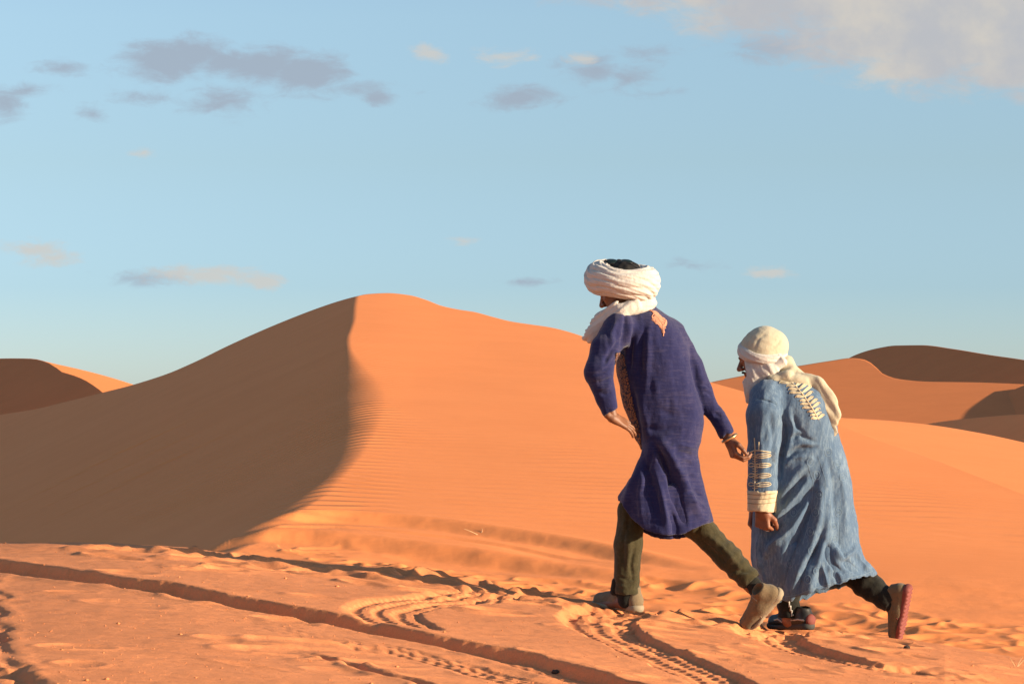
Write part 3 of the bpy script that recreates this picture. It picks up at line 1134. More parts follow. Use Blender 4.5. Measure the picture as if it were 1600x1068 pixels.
def knit_mat(name, c1, c2, scale=60.0):
    """small two-colour woven figure"""
    m, nt, bs = new_mat(name)
    co = node(nt, 'ShaderNodeTexCoord').outputs['Object']
    v = node(nt, 'ShaderNodeTexVoronoi', feature='F1')
    nt.links.new(co, v.inputs['Vector'])
    v.inputs['Scale'].default_value = scale
    s = math_node(nt, 'SINE', math_node(nt, 'MULTIPLY', v.outputs['Distance'], 14.0))
    nt.links.new(mix_col(nt, smooth(nt, s, -.2, .5), c1, c2), bs.inputs['Base Color'])
    bs.inputs['Roughness'].default_value = 0.9
    nt.links.new(bump(nt, s, .4, .002), bs.inputs['Normal'])
    return m


M_INDIGO = cloth_mat('indigo_cotton', (.015, .017, .070, 1), (.052, .046, .100, 1), 900, .6, (.35, .35, 3.2), sheen=.2)
M_DENIM = cloth_mat('washed_blue_cotton', (.078, .130, .208, 1), (.17, .24, .315, 1), 900, .8, (2.6, 2.6, .6), sheen=.15)
M_CREAM = cloth_mat('cream_muslin', (.54, .50, .455, 1), (.46, .42, .37, 1), 700, .5, (1, 1, 1), bstr=.45)
M_ECRU = cloth_mat('ecru_muslin', (.47, .42, .31, 1), (.42, .36, .25, 1), 700, .6, (1, 1, 1), bstr=.4)
M_OLIVE = cloth_mat('olive_trouser_cloth', (.042, .036, .017, 1), (.070, .058, .030, 1), 800, .7, (1, 1, 1), bstr=.5)
M_BLACKCLOTH = cloth_mat('black_sock_knit', (.012, .012, .010, 1), (.03, .028, .02, 1), 600, .5)
M_SKIN1 = skin_mat('brown_skin', (.20, .082, .040, 1))
M_SKIN2 = skin_mat('weathered_brown_skin', (.25, .095, .048, 1))
M_HAIR = plain_mat('black_hair', (.012, .010, .009, 1), .7, 0, .3)
M_TAN = cloth_mat('dusty_tan_suede', (.15, .108, .062, 1), (.10, .072, .042, 1), 500, .7, bstr=.5)
M_GREYSHOE = cloth_mat('grey_suede', (.19, .14, .085, 1), (.14, .105, .07, 1), 500, .7, bstr=.5)
M_SOLE = plain_mat('pale_rubber', (.30, .24, .16, 1), .8)
M_BLACK = plain_mat('black_leather', (.015, .013, .012, 1), .5)
M_RED = plain_mat('red_rubber', (.20, .045, .035, 1), .8)
M_WHITE = plain_mat('white_leather', (.45, .42, .38, 1), .6)
M_GOLD = plain_mat('brass_bangle', (.75, .45, .2, 1), .3, .8)
M_SILVER = plain_mat('silver', (.6, .55, .5, 1), .35, .9)
M_LENS = plain_mat('green_black_lens', (.012, .02, .014, 1), .12, 0, .8)
M_TRIM = knit_mat('brown_woven_trim', (.19, .085, .045, 1), (.018, .016, .030, 1), 48.0)
M_PINK = cloth_mat('salmon_stitching', (.50, .24, .15, 1), (.40, .19, .12, 1), 900, .5)
M_CORD = cloth_mat('cream_braid', (.55, .47, .32, 1), (.45, .36, .24, 1), 900, .5)
M_PALEBLUE = cloth_mat('pale_blue_print', (.16, .235, .31, 1), (.13, .20, .28, 1), 900, .5)
# ------------------------------------------------------------------ the tall walker in the indigo robe
Y1 = 12.35


def J(u, r, dy=0.0):
    Y = Y1 + dy
    return np.array([(u - 800) / F * Y, Y, (HOR - r) / F * Y])


px = Y1 / F
man = person_root('tall man striding uphill in an indigo robe, olive trousers and a thick white turban', J(1060, 950, 0))

# body: one skin from head to feet
HC, HF, HU = J(968, 452, .03), (-.80, .45, -.42), (-.38, .2, .9)
handL = hand_pts(J(957, 651, -.18), (.80, .50, -.42), (.35, .55, -.6), [(.1, .2, .15), (.1, .2, .15), (.12, .2, .2), (.15, .25, .2)], 1, .95)
handR = hand_pts(J(1139, 686, .04), (.28, -.25, -.92), (.75, .25, .35), [(.7, .8, .6), (.8, .9, .6), (.9, .95, .6), (1.0, 1.0, .7)], 1, .98)


def body1(P):
    d = head_fn(P, HC, HF, HU)
    d = sm(d, cone(P, J(978, 465, .03), J(995, 492, .05), .052, .06), .03)
    d = sm(d, cone(P, J(1005, 512, .05), J(1035, 610, .03), .09, .10), .04)
    d = sm(d, cone(P, J(1040, 620, .03), J(1048, 690, 0.03), .10, .10), .05)
    d = sm(d, chain(P, [J(968, 516, -.07), J(937, 580, -.2), J(957, 652, -.18)], [.036, .034, .026], .02), .01)
    d = sm(d, chain(P, [J(1050, 528, .10), J(1098, 610, .10), J(1139, 686, .04)], [.036, .033, .026], .02), .01)
    d = sm(d, chain(P, [J(1045, 705, .0), J(986, 798, .02), J(978, 915, .0), J(978, 938, .0)], [.06, .05, .04, .036], .02), .03)
    d = sm(d, chain(P, [J(1060, 705, .06), J(1096, 828, .03), J(1176, 915, -.02)], [.07, .05, .04], .02), .03)
    d = sm(d, cone(P, J(978, 940, .0), J(940, 945, .12), .032, .028), .02)
    d = sm(d, cone(P, J(1188, 925, -.03), J(1172, 965, .0), .034, .028), .02)
    return d


B = Bag()
B.add(*solid(body1, J(890, 990, -.55), J(1240, 405, .45) + np.array([.1, 0, 0]), .0075))
V, Q = solid_hand(handL, .95)
B.add(V, Q)
V, Q = solid_hand(handR, .98)
B.add(V, Q)
V, Q = solid(lambda P: head_fn(P, HC, HF, HU), HC - .16, HC + .16, .0035)
B.add(V, Q)
part('body', *B.get(), M_SKIN1, man)

# robe
RL1 = [(470, 985), (478, 975), (485, 964), (495, 957), (510, 957), (530, 961), (547, 965), (575, 964), (603, 969), (630, 975), (660, 985), (683, 991), (697, 1000), (709, 1003), (724, 1000), (740, 989), (758, 976),
       (775, 965), (790, 961), (820, 958), (860, 955)]
RR1 = [(470, 1018), (478, 1024), (485, 1034), (495, 1050), (510, 1062), (530, 1072), (560, 1081), (592, 1088), (620, 1095), (637, 1098), (660, 1100), (690, 1096), (712, 1088), (730, 1086), (745, 1088), (765, 1096), (781, 1103),
       (800, 1110), (814, 1114), (840, 1121), (860, 1126)]
CY1 = [(470, .06), (500, .07), (560, .06), (640, .02), (700, 0), (760, .02), (850, .03)]
AY1 = [(470, .05), (480, .085), (492, .13), (515, .17), (560, .185), (620, .165), (660, .155), (700, .16), (750, .19), (800, .22), (860, .24)]
HEM1 = [(940, 772), (965, 778), (975, 796), (985, 812), (1005, 829), (1022, 837), (1041, 840.5), (1058, 840), (1073, 836), (1090, 827), (1114, 815), (1140, 806)]
loft1 = loft_fn(RL1, RR1, Y1, CY1, AY1, lambda r, th: 0.035 * sstep(720, 830, r) * np.sin(7 * th + 1.1) + 0.02 * sstep(690, 800, r) * np.sin(13 * th + r * .02))


def robe1(P):
    u, r = uv_of(P)
    d = loft1(P)
    # skirt hangs over two thighs
    d = sm(d, cone(P, J(1034, 705, -.08), J(994, 785, -.07), .088, .070), .022)
    d = sm(d, cone(P, J(1054, 700, -.02), J(1078, 800, -.05), .10, .095), .022)
    hem = np.interp(np.clip(u, 940, 1140), [p_[0] for p_ in HEM1], [p_[1] for p_ in HEM1])
    back = np.clip((P[:, 1] - Y1) * 30, -6, 6)          # the far hem hangs a little differently
    cut = (r - hem - back * 0.6) * px
    inner = d + 0.011
    d = np.maximum(d, cut)
    d = np.maximum(d, -np.maximum(inner, -(r - 760) * px))      # hollow under the hem
    # sleeves
    aL = chain(P, [J(968, 512, -.06), J(944, 545, -.15), J(935.5, 580, -.2), J(952, 640, -.21)], [.080, .066, .064, .041], .02)
    aL = np.maximum(aL, ((P - J(953.5, 645, -.205)) @ unit((.62, 0, -.9)).astype(f32)))
    aR = chain(P, [J(1048, 524, .09), J(1080, 572, .10), J(1099, 614, .09), J(1134, 676, .045)], [.075, .055, .046, .037], .02)
    aR = np.maximum(aR, ((P - J(1136, 680, .04)) @ unit((.5, 0, -.9)).astype(f32)))
    aR = np.maximum(aR, -cone(P, J(1131, 671, .045), J(1142, 690, .03), .024, .028))
    aL = np.maximum(aL, -cone(P, J(948, 630, -.21), J(958, 656, -.2), .028, .033))
    return sm(sm(d, aL, .022), aR, .03)


V, Q = solid(robe1, J(895, 860, -.42), J(1165, 465, .42) + np.array([.05, 0, 0]), .0062)
V = relax(V, Q, 1, .4)
V = crease(V, Q, [
    ([(977, 482), (976, 505), (975, 530), (968, 548)], 3.0, -.010), ([(985, 500), (982, 530), (979, 560)], 4.0, .008), ([(990, 515), (986, 545), (984, 580)], 3.0, -.010),
    ([(1006, 515), (1001, 545), (1000, 590)], 4.5, -.012), ([(1014, 512), (1012, 550), (1010, 600)], 5, .006),
    ([(966, 500), (955, 520), (957, 545)], 4, .009), ([(973, 528), (960, 540), (948, 560), (944, 575)], 3.2, -.009), ([(970, 545), (955, 556), (943, 575)], 3, .006),
    ([(955, 570), (943, 580), (930, 585)], 2.6, -.008), ([(957, 590), (945, 596), (930, 598)], 2.6, -.007), ([(956, 600), (946, 606), (934, 607)], 2.4, .006), ([(958, 612), (948, 616), (938, 615)], 2.4, -.006),
    ([(1078, 545), (1084, 580), (1092, 610), (1099, 640)], 2.8, -.014), ([(1088, 560), (1096, 590), (1106, 620)], 4, .006),
    ([(1100, 610), (1112, 618)], 3, -.006), ([(1096, 600), (1108, 604)], 3, -.005), ([(1115, 645), (1128, 650)], 3, -.005),
    ([(985, 600), (993, 650), (1000, 700)], 6, -.014), ([(1000, 620), (1010, 660), (1018, 700)], 6, .008),
    ([(1018, 688), (1034, 712), (1046, 742), (1058, 778), (1068, 812)], 5.5, -.028), ([(1034, 690), (1052, 716), (1068, 750), (1086, 792), (1100, 812)], 7.5, .018),
    ([(1002, 712), (1012, 740), (1020, 775), (1030, 815)], 6, -.018), ([(996, 735), (984, 762), (976, 790)], 6, .012), ([(1008, 730), (1000, 770), (1003, 815)], 6, .010),
    ([(1026, 740), (1036, 780), (1044, 830)], 5, .014), ([(1020, 700), (1015, 722), (1006, 738)], 4, -.01),
    ([(1048, 712), (1066, 706), (1084, 712)], 3, -.008), ([(1040, 700), (1062, 694), (1088, 700)], 3, .006), ([(1056, 728), (1072, 722), (1086, 728)], 3, -.007), ([(1062, 742), (1076, 738), (1088, 742)], 3, .006),
    ([(1070, 770), (1084, 766), (1098, 776)], 3, -.007), ([(1076, 786), (1090, 784), (1104, 794)], 3, .006), ([(1030, 640), (1050, 648), (1080, 646)], 6, -.006), ([(1000, 665), (1030, 672), (1060, 668)], 5, -.007),
    ([(1050, 800), (1054, 820), (1056, 840)], 3.5, -.012)], 1.25)
V = cloth_noise(V, Q, .009, (-.2, 0, -1), 14, 4)
V = cloth_noise(V, Q, .0035, (.1, 0, -1), 45, 14)
robe = part('robe', V, Q, M_INDIGO, man)
sk = Skin(V, Q)
v, q = patch(V, Q, [(961, 548), (975, 552), (982, 590), (990, 630), (1000, 668), (1003, 702), (996, 700), (984, 672), (970, 640), (960, 590)], .0035)
part('side_trim', v, q, M_TRIM, robe)
E_ = Bag()
for pl in ([(1017, 484), (1022, 491), (1030, 499), (1036, 508), (1037, 517)], [(1019, 496), (1026, 494), (1034, 497), (1040, 502)], [(1022, 490), (1018, 494), (1020, 500), (1027, 503), (1033, 509)],
           [(1040, 500), (1039, 506), (1034, 511), (1028, 507)], [(1026, 495), (1033, 502), (1039, 504)], [(1030, 510), (1035, 514), (1040, 512)], [(1003, 480), (1012, 484), (1020, 487)], [(1024, 500), (1031, 506), (1036, 512)],
           [(1021, 498), (1027, 499), (1032, 503)], [(1036, 515), (1037, 520), (1036, 525)]):
    t_ = sk.cord(pl, .0030, .001)
    if t_:
        E_.add(*t_)
v, q = patch(V, Q, [(1017, 483), (1027, 487), (1035, 495), (1043, 500), (1042, 509), (1038, 513), (1040, 522), (1034, 521), (1031, 512), (1024, 506), (1017, 500), (1020, 492)], .002)
E_.add(v, q)
part('embroidery', *E_.get(), M_PINK, robe)

# turban: a thick ring of twisted muslin
TC, TA = J(974, 438, .03), unit((.13, -.22, 1))
ta = unit(np.cross(TA, (0, 1, 0)))
tb = np.cross(TA, ta)


def turban1(P):
    v = P - TC.astype(f32)
    x, y, z = v @ ta.astype(f32), v @ tb.astype(f32), v @ TA.astype(f32)
    th = np.arctan2(y, x)
    R_ = .112 + .006 * np.sin(2 * th + .5)
    rho = np.sqrt(x * x + y * y) - R_
    rr_, rz = .064 + .006 * np.sin(th * 3 + 1), .072 + .006 * np.sin(th * 2 + 2)
    ph = np.arctan2(z / rz, rho / rr_)
    base = (np.sqrt((rho / rr_) ** 2 + (z / rz) ** 2) - 1) * .064
    tw = ph * 6.0 + th * 2.3 + 1.2 * np.sin(th * 2 + 1) + .8 * np.sin(th * 5 + ph)
    tw2 = ph * 13 + th * 3.7 + 1.5 * np.sin(th * 3)
    f_ = .0085 * (np.abs(np.sin(tw)) ** .7 - .6) + .0035 * (np.abs(np.sin(tw2)) - .6)
    return (base - f_) * .8


V, Q = solid(turban1, TC - .25, TC + .25, .0042)
part('turban', V, Q, M_CREAM, man)
hc = J(975, 431, .03)
V, Q = solid(lambda P: ell(P, hc, (ta, tb, TA), (.088, .092, .076)) + .002 * np.sin(P[:, 0] * 160) * np.sin(P[:, 1] * 140), hc - .12, hc + .12, .005)
part('hair', V, Q, M_HAIR, man)

# sunglasses pushed up on the head
gb = Bag()
lens = Bag()
for k, (gu, gr, gd) in enumerate(((956, 408.5, .01), (978, 409, .0))):
    c = J(gu, gr, gd)
    axs = (unit((1, -.2, -.08)), unit((.1, .8, .6)), unit(np.cross((1, -.2, -.08), (.1, .8, .6))))
    lens.add(*solid(lambda P: ell(P, c, axs, (.029, .017, .006)), c - .045, c + .045, .003))
    ring = [c + axs[0] * .030 * math.cos(a) + axs[1] * .018 * math.sin(a) for a in np.linspace(0, 2 * math.pi, 25)[:-1]]
    gb.add(*tube(ring, .0028, 6, True))
gb.add(*tube([J(988, 409, -.03), J(996, 413, -.03), J(1003, 421, -.02), J(1004, 428, -.01)], .0030))
gb.add(*tube([J(946, 406, 0), J(943, 410, .05), J(945, 416, .1)], .0028))
gb.add(*tube([J(964, 406, -.02), J(967, 405.5, -.02), J(970, 406, -.02)], .0028))
gl = part('sunglasses', *gb.get(), M_BLACK, man)
part('lens', *lens.get(), M_LENS, gl)


# scarf wound round the neck with one end thrown forward
def scarf1(P):
    c = J(993, 482, .04).astype(f32)
    A = unit((-.38, -.10, .9))
    a1 = unit(np.cross(A, (0, 1, 0)))
    b1 = np.cross(A, a1)
    v = P - c
    x, y, z = v @ a1.astype(f32), v @ b1.astype(f32), v @ A.astype(f32)
    th = np.arctan2(y, x)
    rho = np.sqrt(x * x + y * y) - .068
    ph = np.arctan2(z, rho)
    d = (np.sqrt((rho / .038) ** 2 + (z / .034) ** 2) - 1) * .034
    d -= .004 * (np.abs(np.sin(ph * 4 + th * 2.0 + np.sin(th * 3))) - .5)
    d = sm(d, cone(P, J(1012, 474, .0), J(985, 480, -.07), .030, .030), .02)
    t = chain(P, [J(990, 476, -.07), J(968, 487, -.08), J(946, 503, -.05), J(922, 522, -.04)], [.030, .036, .040, .040], .02, (.35, 1, .1), 2.0)
    s_ = (P @ unit((-.58, .1, .80)).astype(f32))
    t -= .0075 * ridged(s_ * 30, (P @ unit((-.8, .1, -.58)).astype(f32)) * 3 + P[:, 1] * 3)
    u, r = uv_of(P)
    t = np.maximum(t, (-(u - 909.5) - .5 * (np.sin(r * 1.1) + np.sin(r * .43)) * 2 - (r - 527) * .55) * px)
    return sm(d, t, .015)


V, Q = solid(scarf1, J(895, 545, -.25), J(1045, 450, .25), .0042)
part('scarf', V, Q, M_CREAM, man)
bang = [J(1140, 684, .04) + .037 * (math.cos(a) * unit((.85, -.35, .45)) + math.sin(a) * unit((.3, .9, .2))) for a in np.linspace(0, 2 * math.pi, 29)[:-1]]
part('bangle', *tube(bang, .0062, 8, True), M_GOLD, man)


# trousers
def trousers1(P):
    w1 = .0035 * np.sin(P[:, 2] * 95 + 14 * P[:, 0]) * sstep(-.72, -.86, P[:, 2])
    a = chain(P, [J(1045, 700, 0), J(987, 797, .03), J(981.5, 850, .0), J(979, 924, .0)], [.07, .064, .066, .057], .02)
    a = np.maximum(a, (uv_of(P)[1] - 928) * px) - w1
    a = np.maximum(a, -cone(P, J(979, 905, 0), J(979, 945, 0), .045, .052))
    ax = unit(J(1176, 912, -.02) - J(1096, 828, .03))
    s_ = (P @ ax.astype(f32))
    b_ = chain(P, [J(1054, 700, .06), J(1088, 818, .04), J(1135, 868, 0), J(1172, 905, -.02)], [.07, .070, .060, .056], .02)
    b_ = np.maximum(b_, ((P - J(1177, 909, -.02)) @ ax.astype(f32))) - .0035 * np.sin(s_ * 110) * sstep(.0, .6, (uv_of(P)[0] - 1110) / 60)
    b_ = np.maximum(b_, -cone(P, J(1165, 899, -.02), J(1190, 925, -.02), .043, .048))
    return sm(a, b_, .03)


V, Q = solid(trousers1, J(940, 955, -.3), J(1205, 670, .3), .0062)
V = crease(V, Q, [([(985, 800), (975, 840), (972, 880)], 3, -.009), ([(975, 815), (983, 850), (980, 890)], 3.5, .007), ([(992, 850), (985, 880), (990, 905)], 3, -.007), ([(966, 900), (980, 906), (996, 902)], 2.6, -.008), ([(964, 912), (978, 917), (996, 914)], 2.4, .006),
                  ([(1090, 840), (1115, 862), (1140, 885)], 3.5, -.009), ([(1105, 835), (1130, 855), (1155, 885)], 4, .008), ([(1140, 895), (1152, 890), (1165, 893)], 2.6, -.009), ([(1150, 905), (1160, 898), (1172, 897)], 2.4, .006), ([(1095, 820), (1085, 835)], 3, -.008)])
V = cloth_noise(V, Q, .008, (0, 0, -1), 20, 7)
part('trousers', V, Q, M_OLIVE, man)
V, Q = solid(lambda P: sm(cone(P, J(979, 905, 0), J(978, 938, 0), .043, .041), cone(P, J(963, 908, 0), J(959, 924, 0), .022, .018), .02), J(935, 960, -.12), J(1010, 880, .12), .005)
part('sock', V, Q, M_BLACKCLOTH, man)
V, Q = solid(lambda P: cone(P, J(1165, 898, -.02), J(1184, 922, -.03), .041, .040), J(1140, 945, -.15), J(1210, 880, .12), .005)
part('sock', V, Q, M_BLACKCLOTH, man)


def shoe_fns(heel, toe, up, L=.285, wid=.047, tall=1.0):
    """heel, toe: sole level end points; returns upper and sole solids"""
    heel, toe = np.asarray(heel, float), np.asarray(toe, float)
    f, rt, u = frame(toe - heel, up)
    L = np.linalg.norm(toe - heel)
    at = lambda a, b_, e: heel + f * a * L + rt * b_ + u * e

    def upper(P):
        d = chain(P, [at(.12, 0, .045), at(.45, 0, .042), at(.86, 0, .034)], [.039, .041, .036], .02, rt, .92)
        d = sm(d, cone(P, at(.13, 0, .06), at(.17, 0, .105 * tall), .035, .037), .02)      # heel and collar
        d = sm(d, cone(P, at(.25, 0, .085 * tall), at(.70, 0, .045), .034, .028), .02)     # tongue and instep
        d = np.maximum(d, -(((P - at(0, 0, .018)) @ u.astype(f32))))
        d = np.maximum(d, ((P - at(.15, 0, .122 * tall)) @ unit(u * .95 - f * .25).astype(f32)))
        d = np.maximum(d, -cone(P, at(.17, 0, .112 * tall), at(.20, 0, .15 * tall), .026, .034))
        for k in range(4):
            a = .36 + k * .085
            d = sm(d, cone(P, at(a, -.026, .10 - k * .012), at(a + .03, .026, .10 - k * .012), .0035, .0035), .002)
        return d

    def sole(P):
        d = chain(P, [at(.10, 0, .016), at(.40, 0, .016), at(.68, 0, .016), at(.90, 0, .018)], [.041, .036, .045, .036], .02, u, 1.25)
        z = (P - at(0, 0, 0)) @ u.astype(f32)
        a = (P - heel.astype(f32)) @ f.astype(f32)
        d = np.maximum(d, z - .026 - .006 * np.cos(a * 18))
        return np.maximum(d, -z + .0025 * np.sign(np.sin(a * 300)))
    pts = np.array([heel, toe])
    lo, hi_ = pts.min(0) - .15, pts.max(0) + .15
    return upper, sole, lo, hi_, at, (f, rt, u)


def make_shoe(heel, toe, up, root, m_up, m_sole, tall=1.0, label=None):
    up_, so, lo, hi_, at, fr = shoe_fns(heel, toe, up, tall=tall)
    V, Q = solid(up_, lo, hi_, .0042)
    sh = part('shoe', V, Q, m_up, root)
    V, Q = solid(so, lo, hi_, .0042)
    part('sole', V, Q, m_sole, sh)
    lb = Bag()
    for k in range(5):
        a = .34 + k * .075
        z = .108 - k * .0125
        lb.add(*tube([at(a, -.030, z * tall - .012), at(a + .015, -.012, z * tall + .004), at(a + .02, .012, z * tall + .004), at(a + .005, .030, z * tall - .012)], .0028))
    part('laces', *lb.get(), m_sole, sh)
    for sd_ in (-1, 1):
        st = Bag()
        for k in range(3):
            st.add(*tube([at(.42 + k * .07, sd_ * .0435, .024), at(.37 + k * .07, sd_ * .043, .048), at(.33 + k * .07, sd_ * .036, .072 * tall)], .0026))
        part('side_seams', *st.get(), m_sole, sh)
    return sh, at, fr


make_shoe(J(1000, 955.5, -.03), J(929, 946, .17), (0, 0, 1), man, M_GREYSHOE, M_SOLE)
make_shoe(J(1222, 926, -.06), J(1168, 985, .02), (-.70, -.45, .50), man, M_TAN, M_SOLE)
# ------------------------------------------------------------------ the stooping walker in the washed blue robe
Y2_ = 12.78


def K(u, r, dy=0.0):
    Y = Y2_ + dy
    return np.array([(u - 800) / F * Y, Y, (HOR - r) / F * Y])


px2 = Y2_ / F
man2 = person_root('stooping man in a washed blue robe with cream braid, following the taller man', K(1280, 985, 0))
HC2, HF2, HU2 = K(1188, 558, 0), (-.92, .28, -.26), (-.25, .06, .95)
hL2 = hand_pts(K(1191, 796, -.19), (.02, .05, -1), (.55, .8, 0), [(1.2, 1.3, .9), (1.25, 1.35, .9), (1.3, 1.35, .9), (1.35, 1.4, .9)], 1, .98, .04, .9)
hR2 = hand_pts(K(1180, 796, .10), (-.15, .0, -1), (.6, -.5, 0), [(.8, .9, .6)] * 4, -1, .95, .04, .9)


def body2(P):
    d = head_fn(P, HC2, HF2, HU2)
    d = sm(d, cone(P, K(1196, 575, .0), K(1212, 600, .02), .052, .06), .03)
    d = sm(d, cone(P, K(1222, 625, .02), K(1258, 720, 0), .09, .10), .04)
    d = sm(d, cone(P, K(1262, 720, .0), K(1272, 770, 0), .10, .10), .05)
    d = sm(d, chain(P, [K(1198, 620, -.15), K(1195, 705, -.2), K(1191, 796, -.19)], [.038, .034, .027], .02), .01)
    d = sm(d, chain(P, [K(1225, 625, .15), K(1200, 715, .16), K(1180, 796, .10)], [.038, .034, .027], .02), .01)
    d = sm(d, chain(P, [K(1266, 780, -.02), K(1236, 860, -.02), K(1232, 950, 0), K(1232, 968, 0)], [.06, .048, .038, .034], .02), .03)
    d = sm(d, chain(P, [K(1282, 780, .08), K(1315, 882, .02), K(1398, 945, -.06)], [.06, .05, .036], .02), .03)
    d = sm(d, cone(P, K(1240, 974, 0), K(1218, 976, .09), .028, .026), .02)
    d = sm(d, cone(P, K(1404, 950, -.06), K(1402, 985, -.05), .030, .026), .02)
    return d


B = Bag()
B.add(*solid(body2, K(1130, 1015, -.5), K(1435, 510, .45), .0075))
B.add(*solid_hand(hL2, .98))
B.add(*solid_hand(hR2, .95, .0032))
B.add(*solid(lambda P: head_fn(P, HC2, HF2, HU2), HC2 - .16, HC2 + .16, .0035))
part('body', *B.get(), M_SKIN2, man2)
f2, r2, u2 = frame(HF2, HU2)


def beard(P):
    at = lambda a, b_, e: HC2 + f2 * a + r2 * b_ + u2 * e
    d = cone(P, at(.066, -.02, -.085), at(.082, 0, -.092), .016, .017)
    d = sm(d, cone(P, at(.066, .02, -.085), at(.082, 0, -.092), .016, .017), .015)
    d = sm(d, cone(P, at(.082, 0, -.095), at(.084, 0, -.108), .016, .012), .015)
    d = sm(d, cone(P, at(.101, -.02, -.050), at(.101, .02, -.050), .006, .006), .005)
    return d + .0015 * np.sin(P[:, 0] * 700) * np.sin(P[:, 2] * 800)


V, Q = solid(beard, HC2 - .2, HC2 + .17, .004)
part('beard', V, Q, M_HAIR, man2)
eb = Bag()
for sgn in (-1, 1):
    part('eyebrow', *tube([HC2 + f2 * .099 + r2 * sgn * .014 + u2 * .018, HC2 + f2 * .097 + r2 * sgn * .03 + u2 * .024, HC2 + f2 * .084 + r2 * sgn * .046 + u2 * .018], .004), M_HAIR, man2)


RL2 = [(575, 1205), (584, 1192), (592, 1180), (602, 1175), (620, 1180), (660, 1182), (700, 1180), (760, 1178), (800, 1176), (829, 1175), (855, 1174), (880, 1175), (897, 1180), (912, 1188), (926, 1199), (940, 1214), (960, 1230)]
RR2 = [(575, 1222), (584, 1238), (592, 1258), (602, 1278), (615, 1291), (635, 1300), (660, 1307), (685, 1313), (706, 1319), (739, 1328), (765, 1332), (790, 1334.5), (820, 1337), (838, 1338), (850, 1340), (862, 1346), (875, 1354), (888, 1364),
       (900, 1369), (930, 1376)]
CY2 = [(575, .02), (640, 0), (720, 0), (800, 0), (900, .0), (960, 0)]
AY2 = [(575, .06), (590, .12), (605, .17), (640, .19), (700, .18), (760, .18), (820, .19), (880, .21), (960, .22)]
HEM2 = [(1150, 943), (1217, 941), (1228, 940), (1241, 937), (1256, 932), (1271, 926.5), (1292, 921), (1325, 911), (1350, 904), (1368, 899), (1400, 890)]
loft2 = loft_fn(RL2, RR2, Y2_, CY2, AY2, lambda r, th: 0.03 * sstep(740, 900, r) * np.sin(8 * th + .6 - r * .01) + 0.02 * sstep(700, 850, r) * np.sin(14 * th + r * .015))


def robe2(P):
    u, r = uv_of(P)
    d = loft2(P)
    d = sm(d, cone(P, K(1270, 760, -.05), K(1318, 862, -.05), .11, .085), .03)
    hem = np.interp(np.clip(u, 1150, 1400), [p_[0] for p_ in HEM2], [p_[1] for p_ in HEM2]) + 1.2 * np.sin(u * .25) + .8 * np.sin(u * .6)
    back = np.clip((P[:, 1] - Y2_) * 25, -5, 5)
    inner = d + .011
    d = np.maximum(d, (r - hem - back * .6) * px2)
    d = np.maximum(d, -np.maximum(inner, -(r - 850) * px2))
    aL = chain(P, [K(1199, 622, -.12), K(1196, 650, -.17), K(1194, 705, -.19), K(1191, 760, -.19), K(1188.5, 800, -.19)], [.088, .089, .080, .070, .064], .02)
    aL = np.maximum(aL, (r - 799.5 - (u - 1190) * .05) * px2)
    aL = np.maximum(aL, -cone(P, K(1190, 785, -.19), K(1189, 815, -.19), .045, .052))
    aR = chain(P, [K(1222, 622, .12), K(1205, 700, .17), K(1186, 780, .12)], [.088, .075, .058], .02)
    aR = np.maximum(aR, (r - 792) * px2)
    return sm(sm(d, aL, .016), aR, .02)


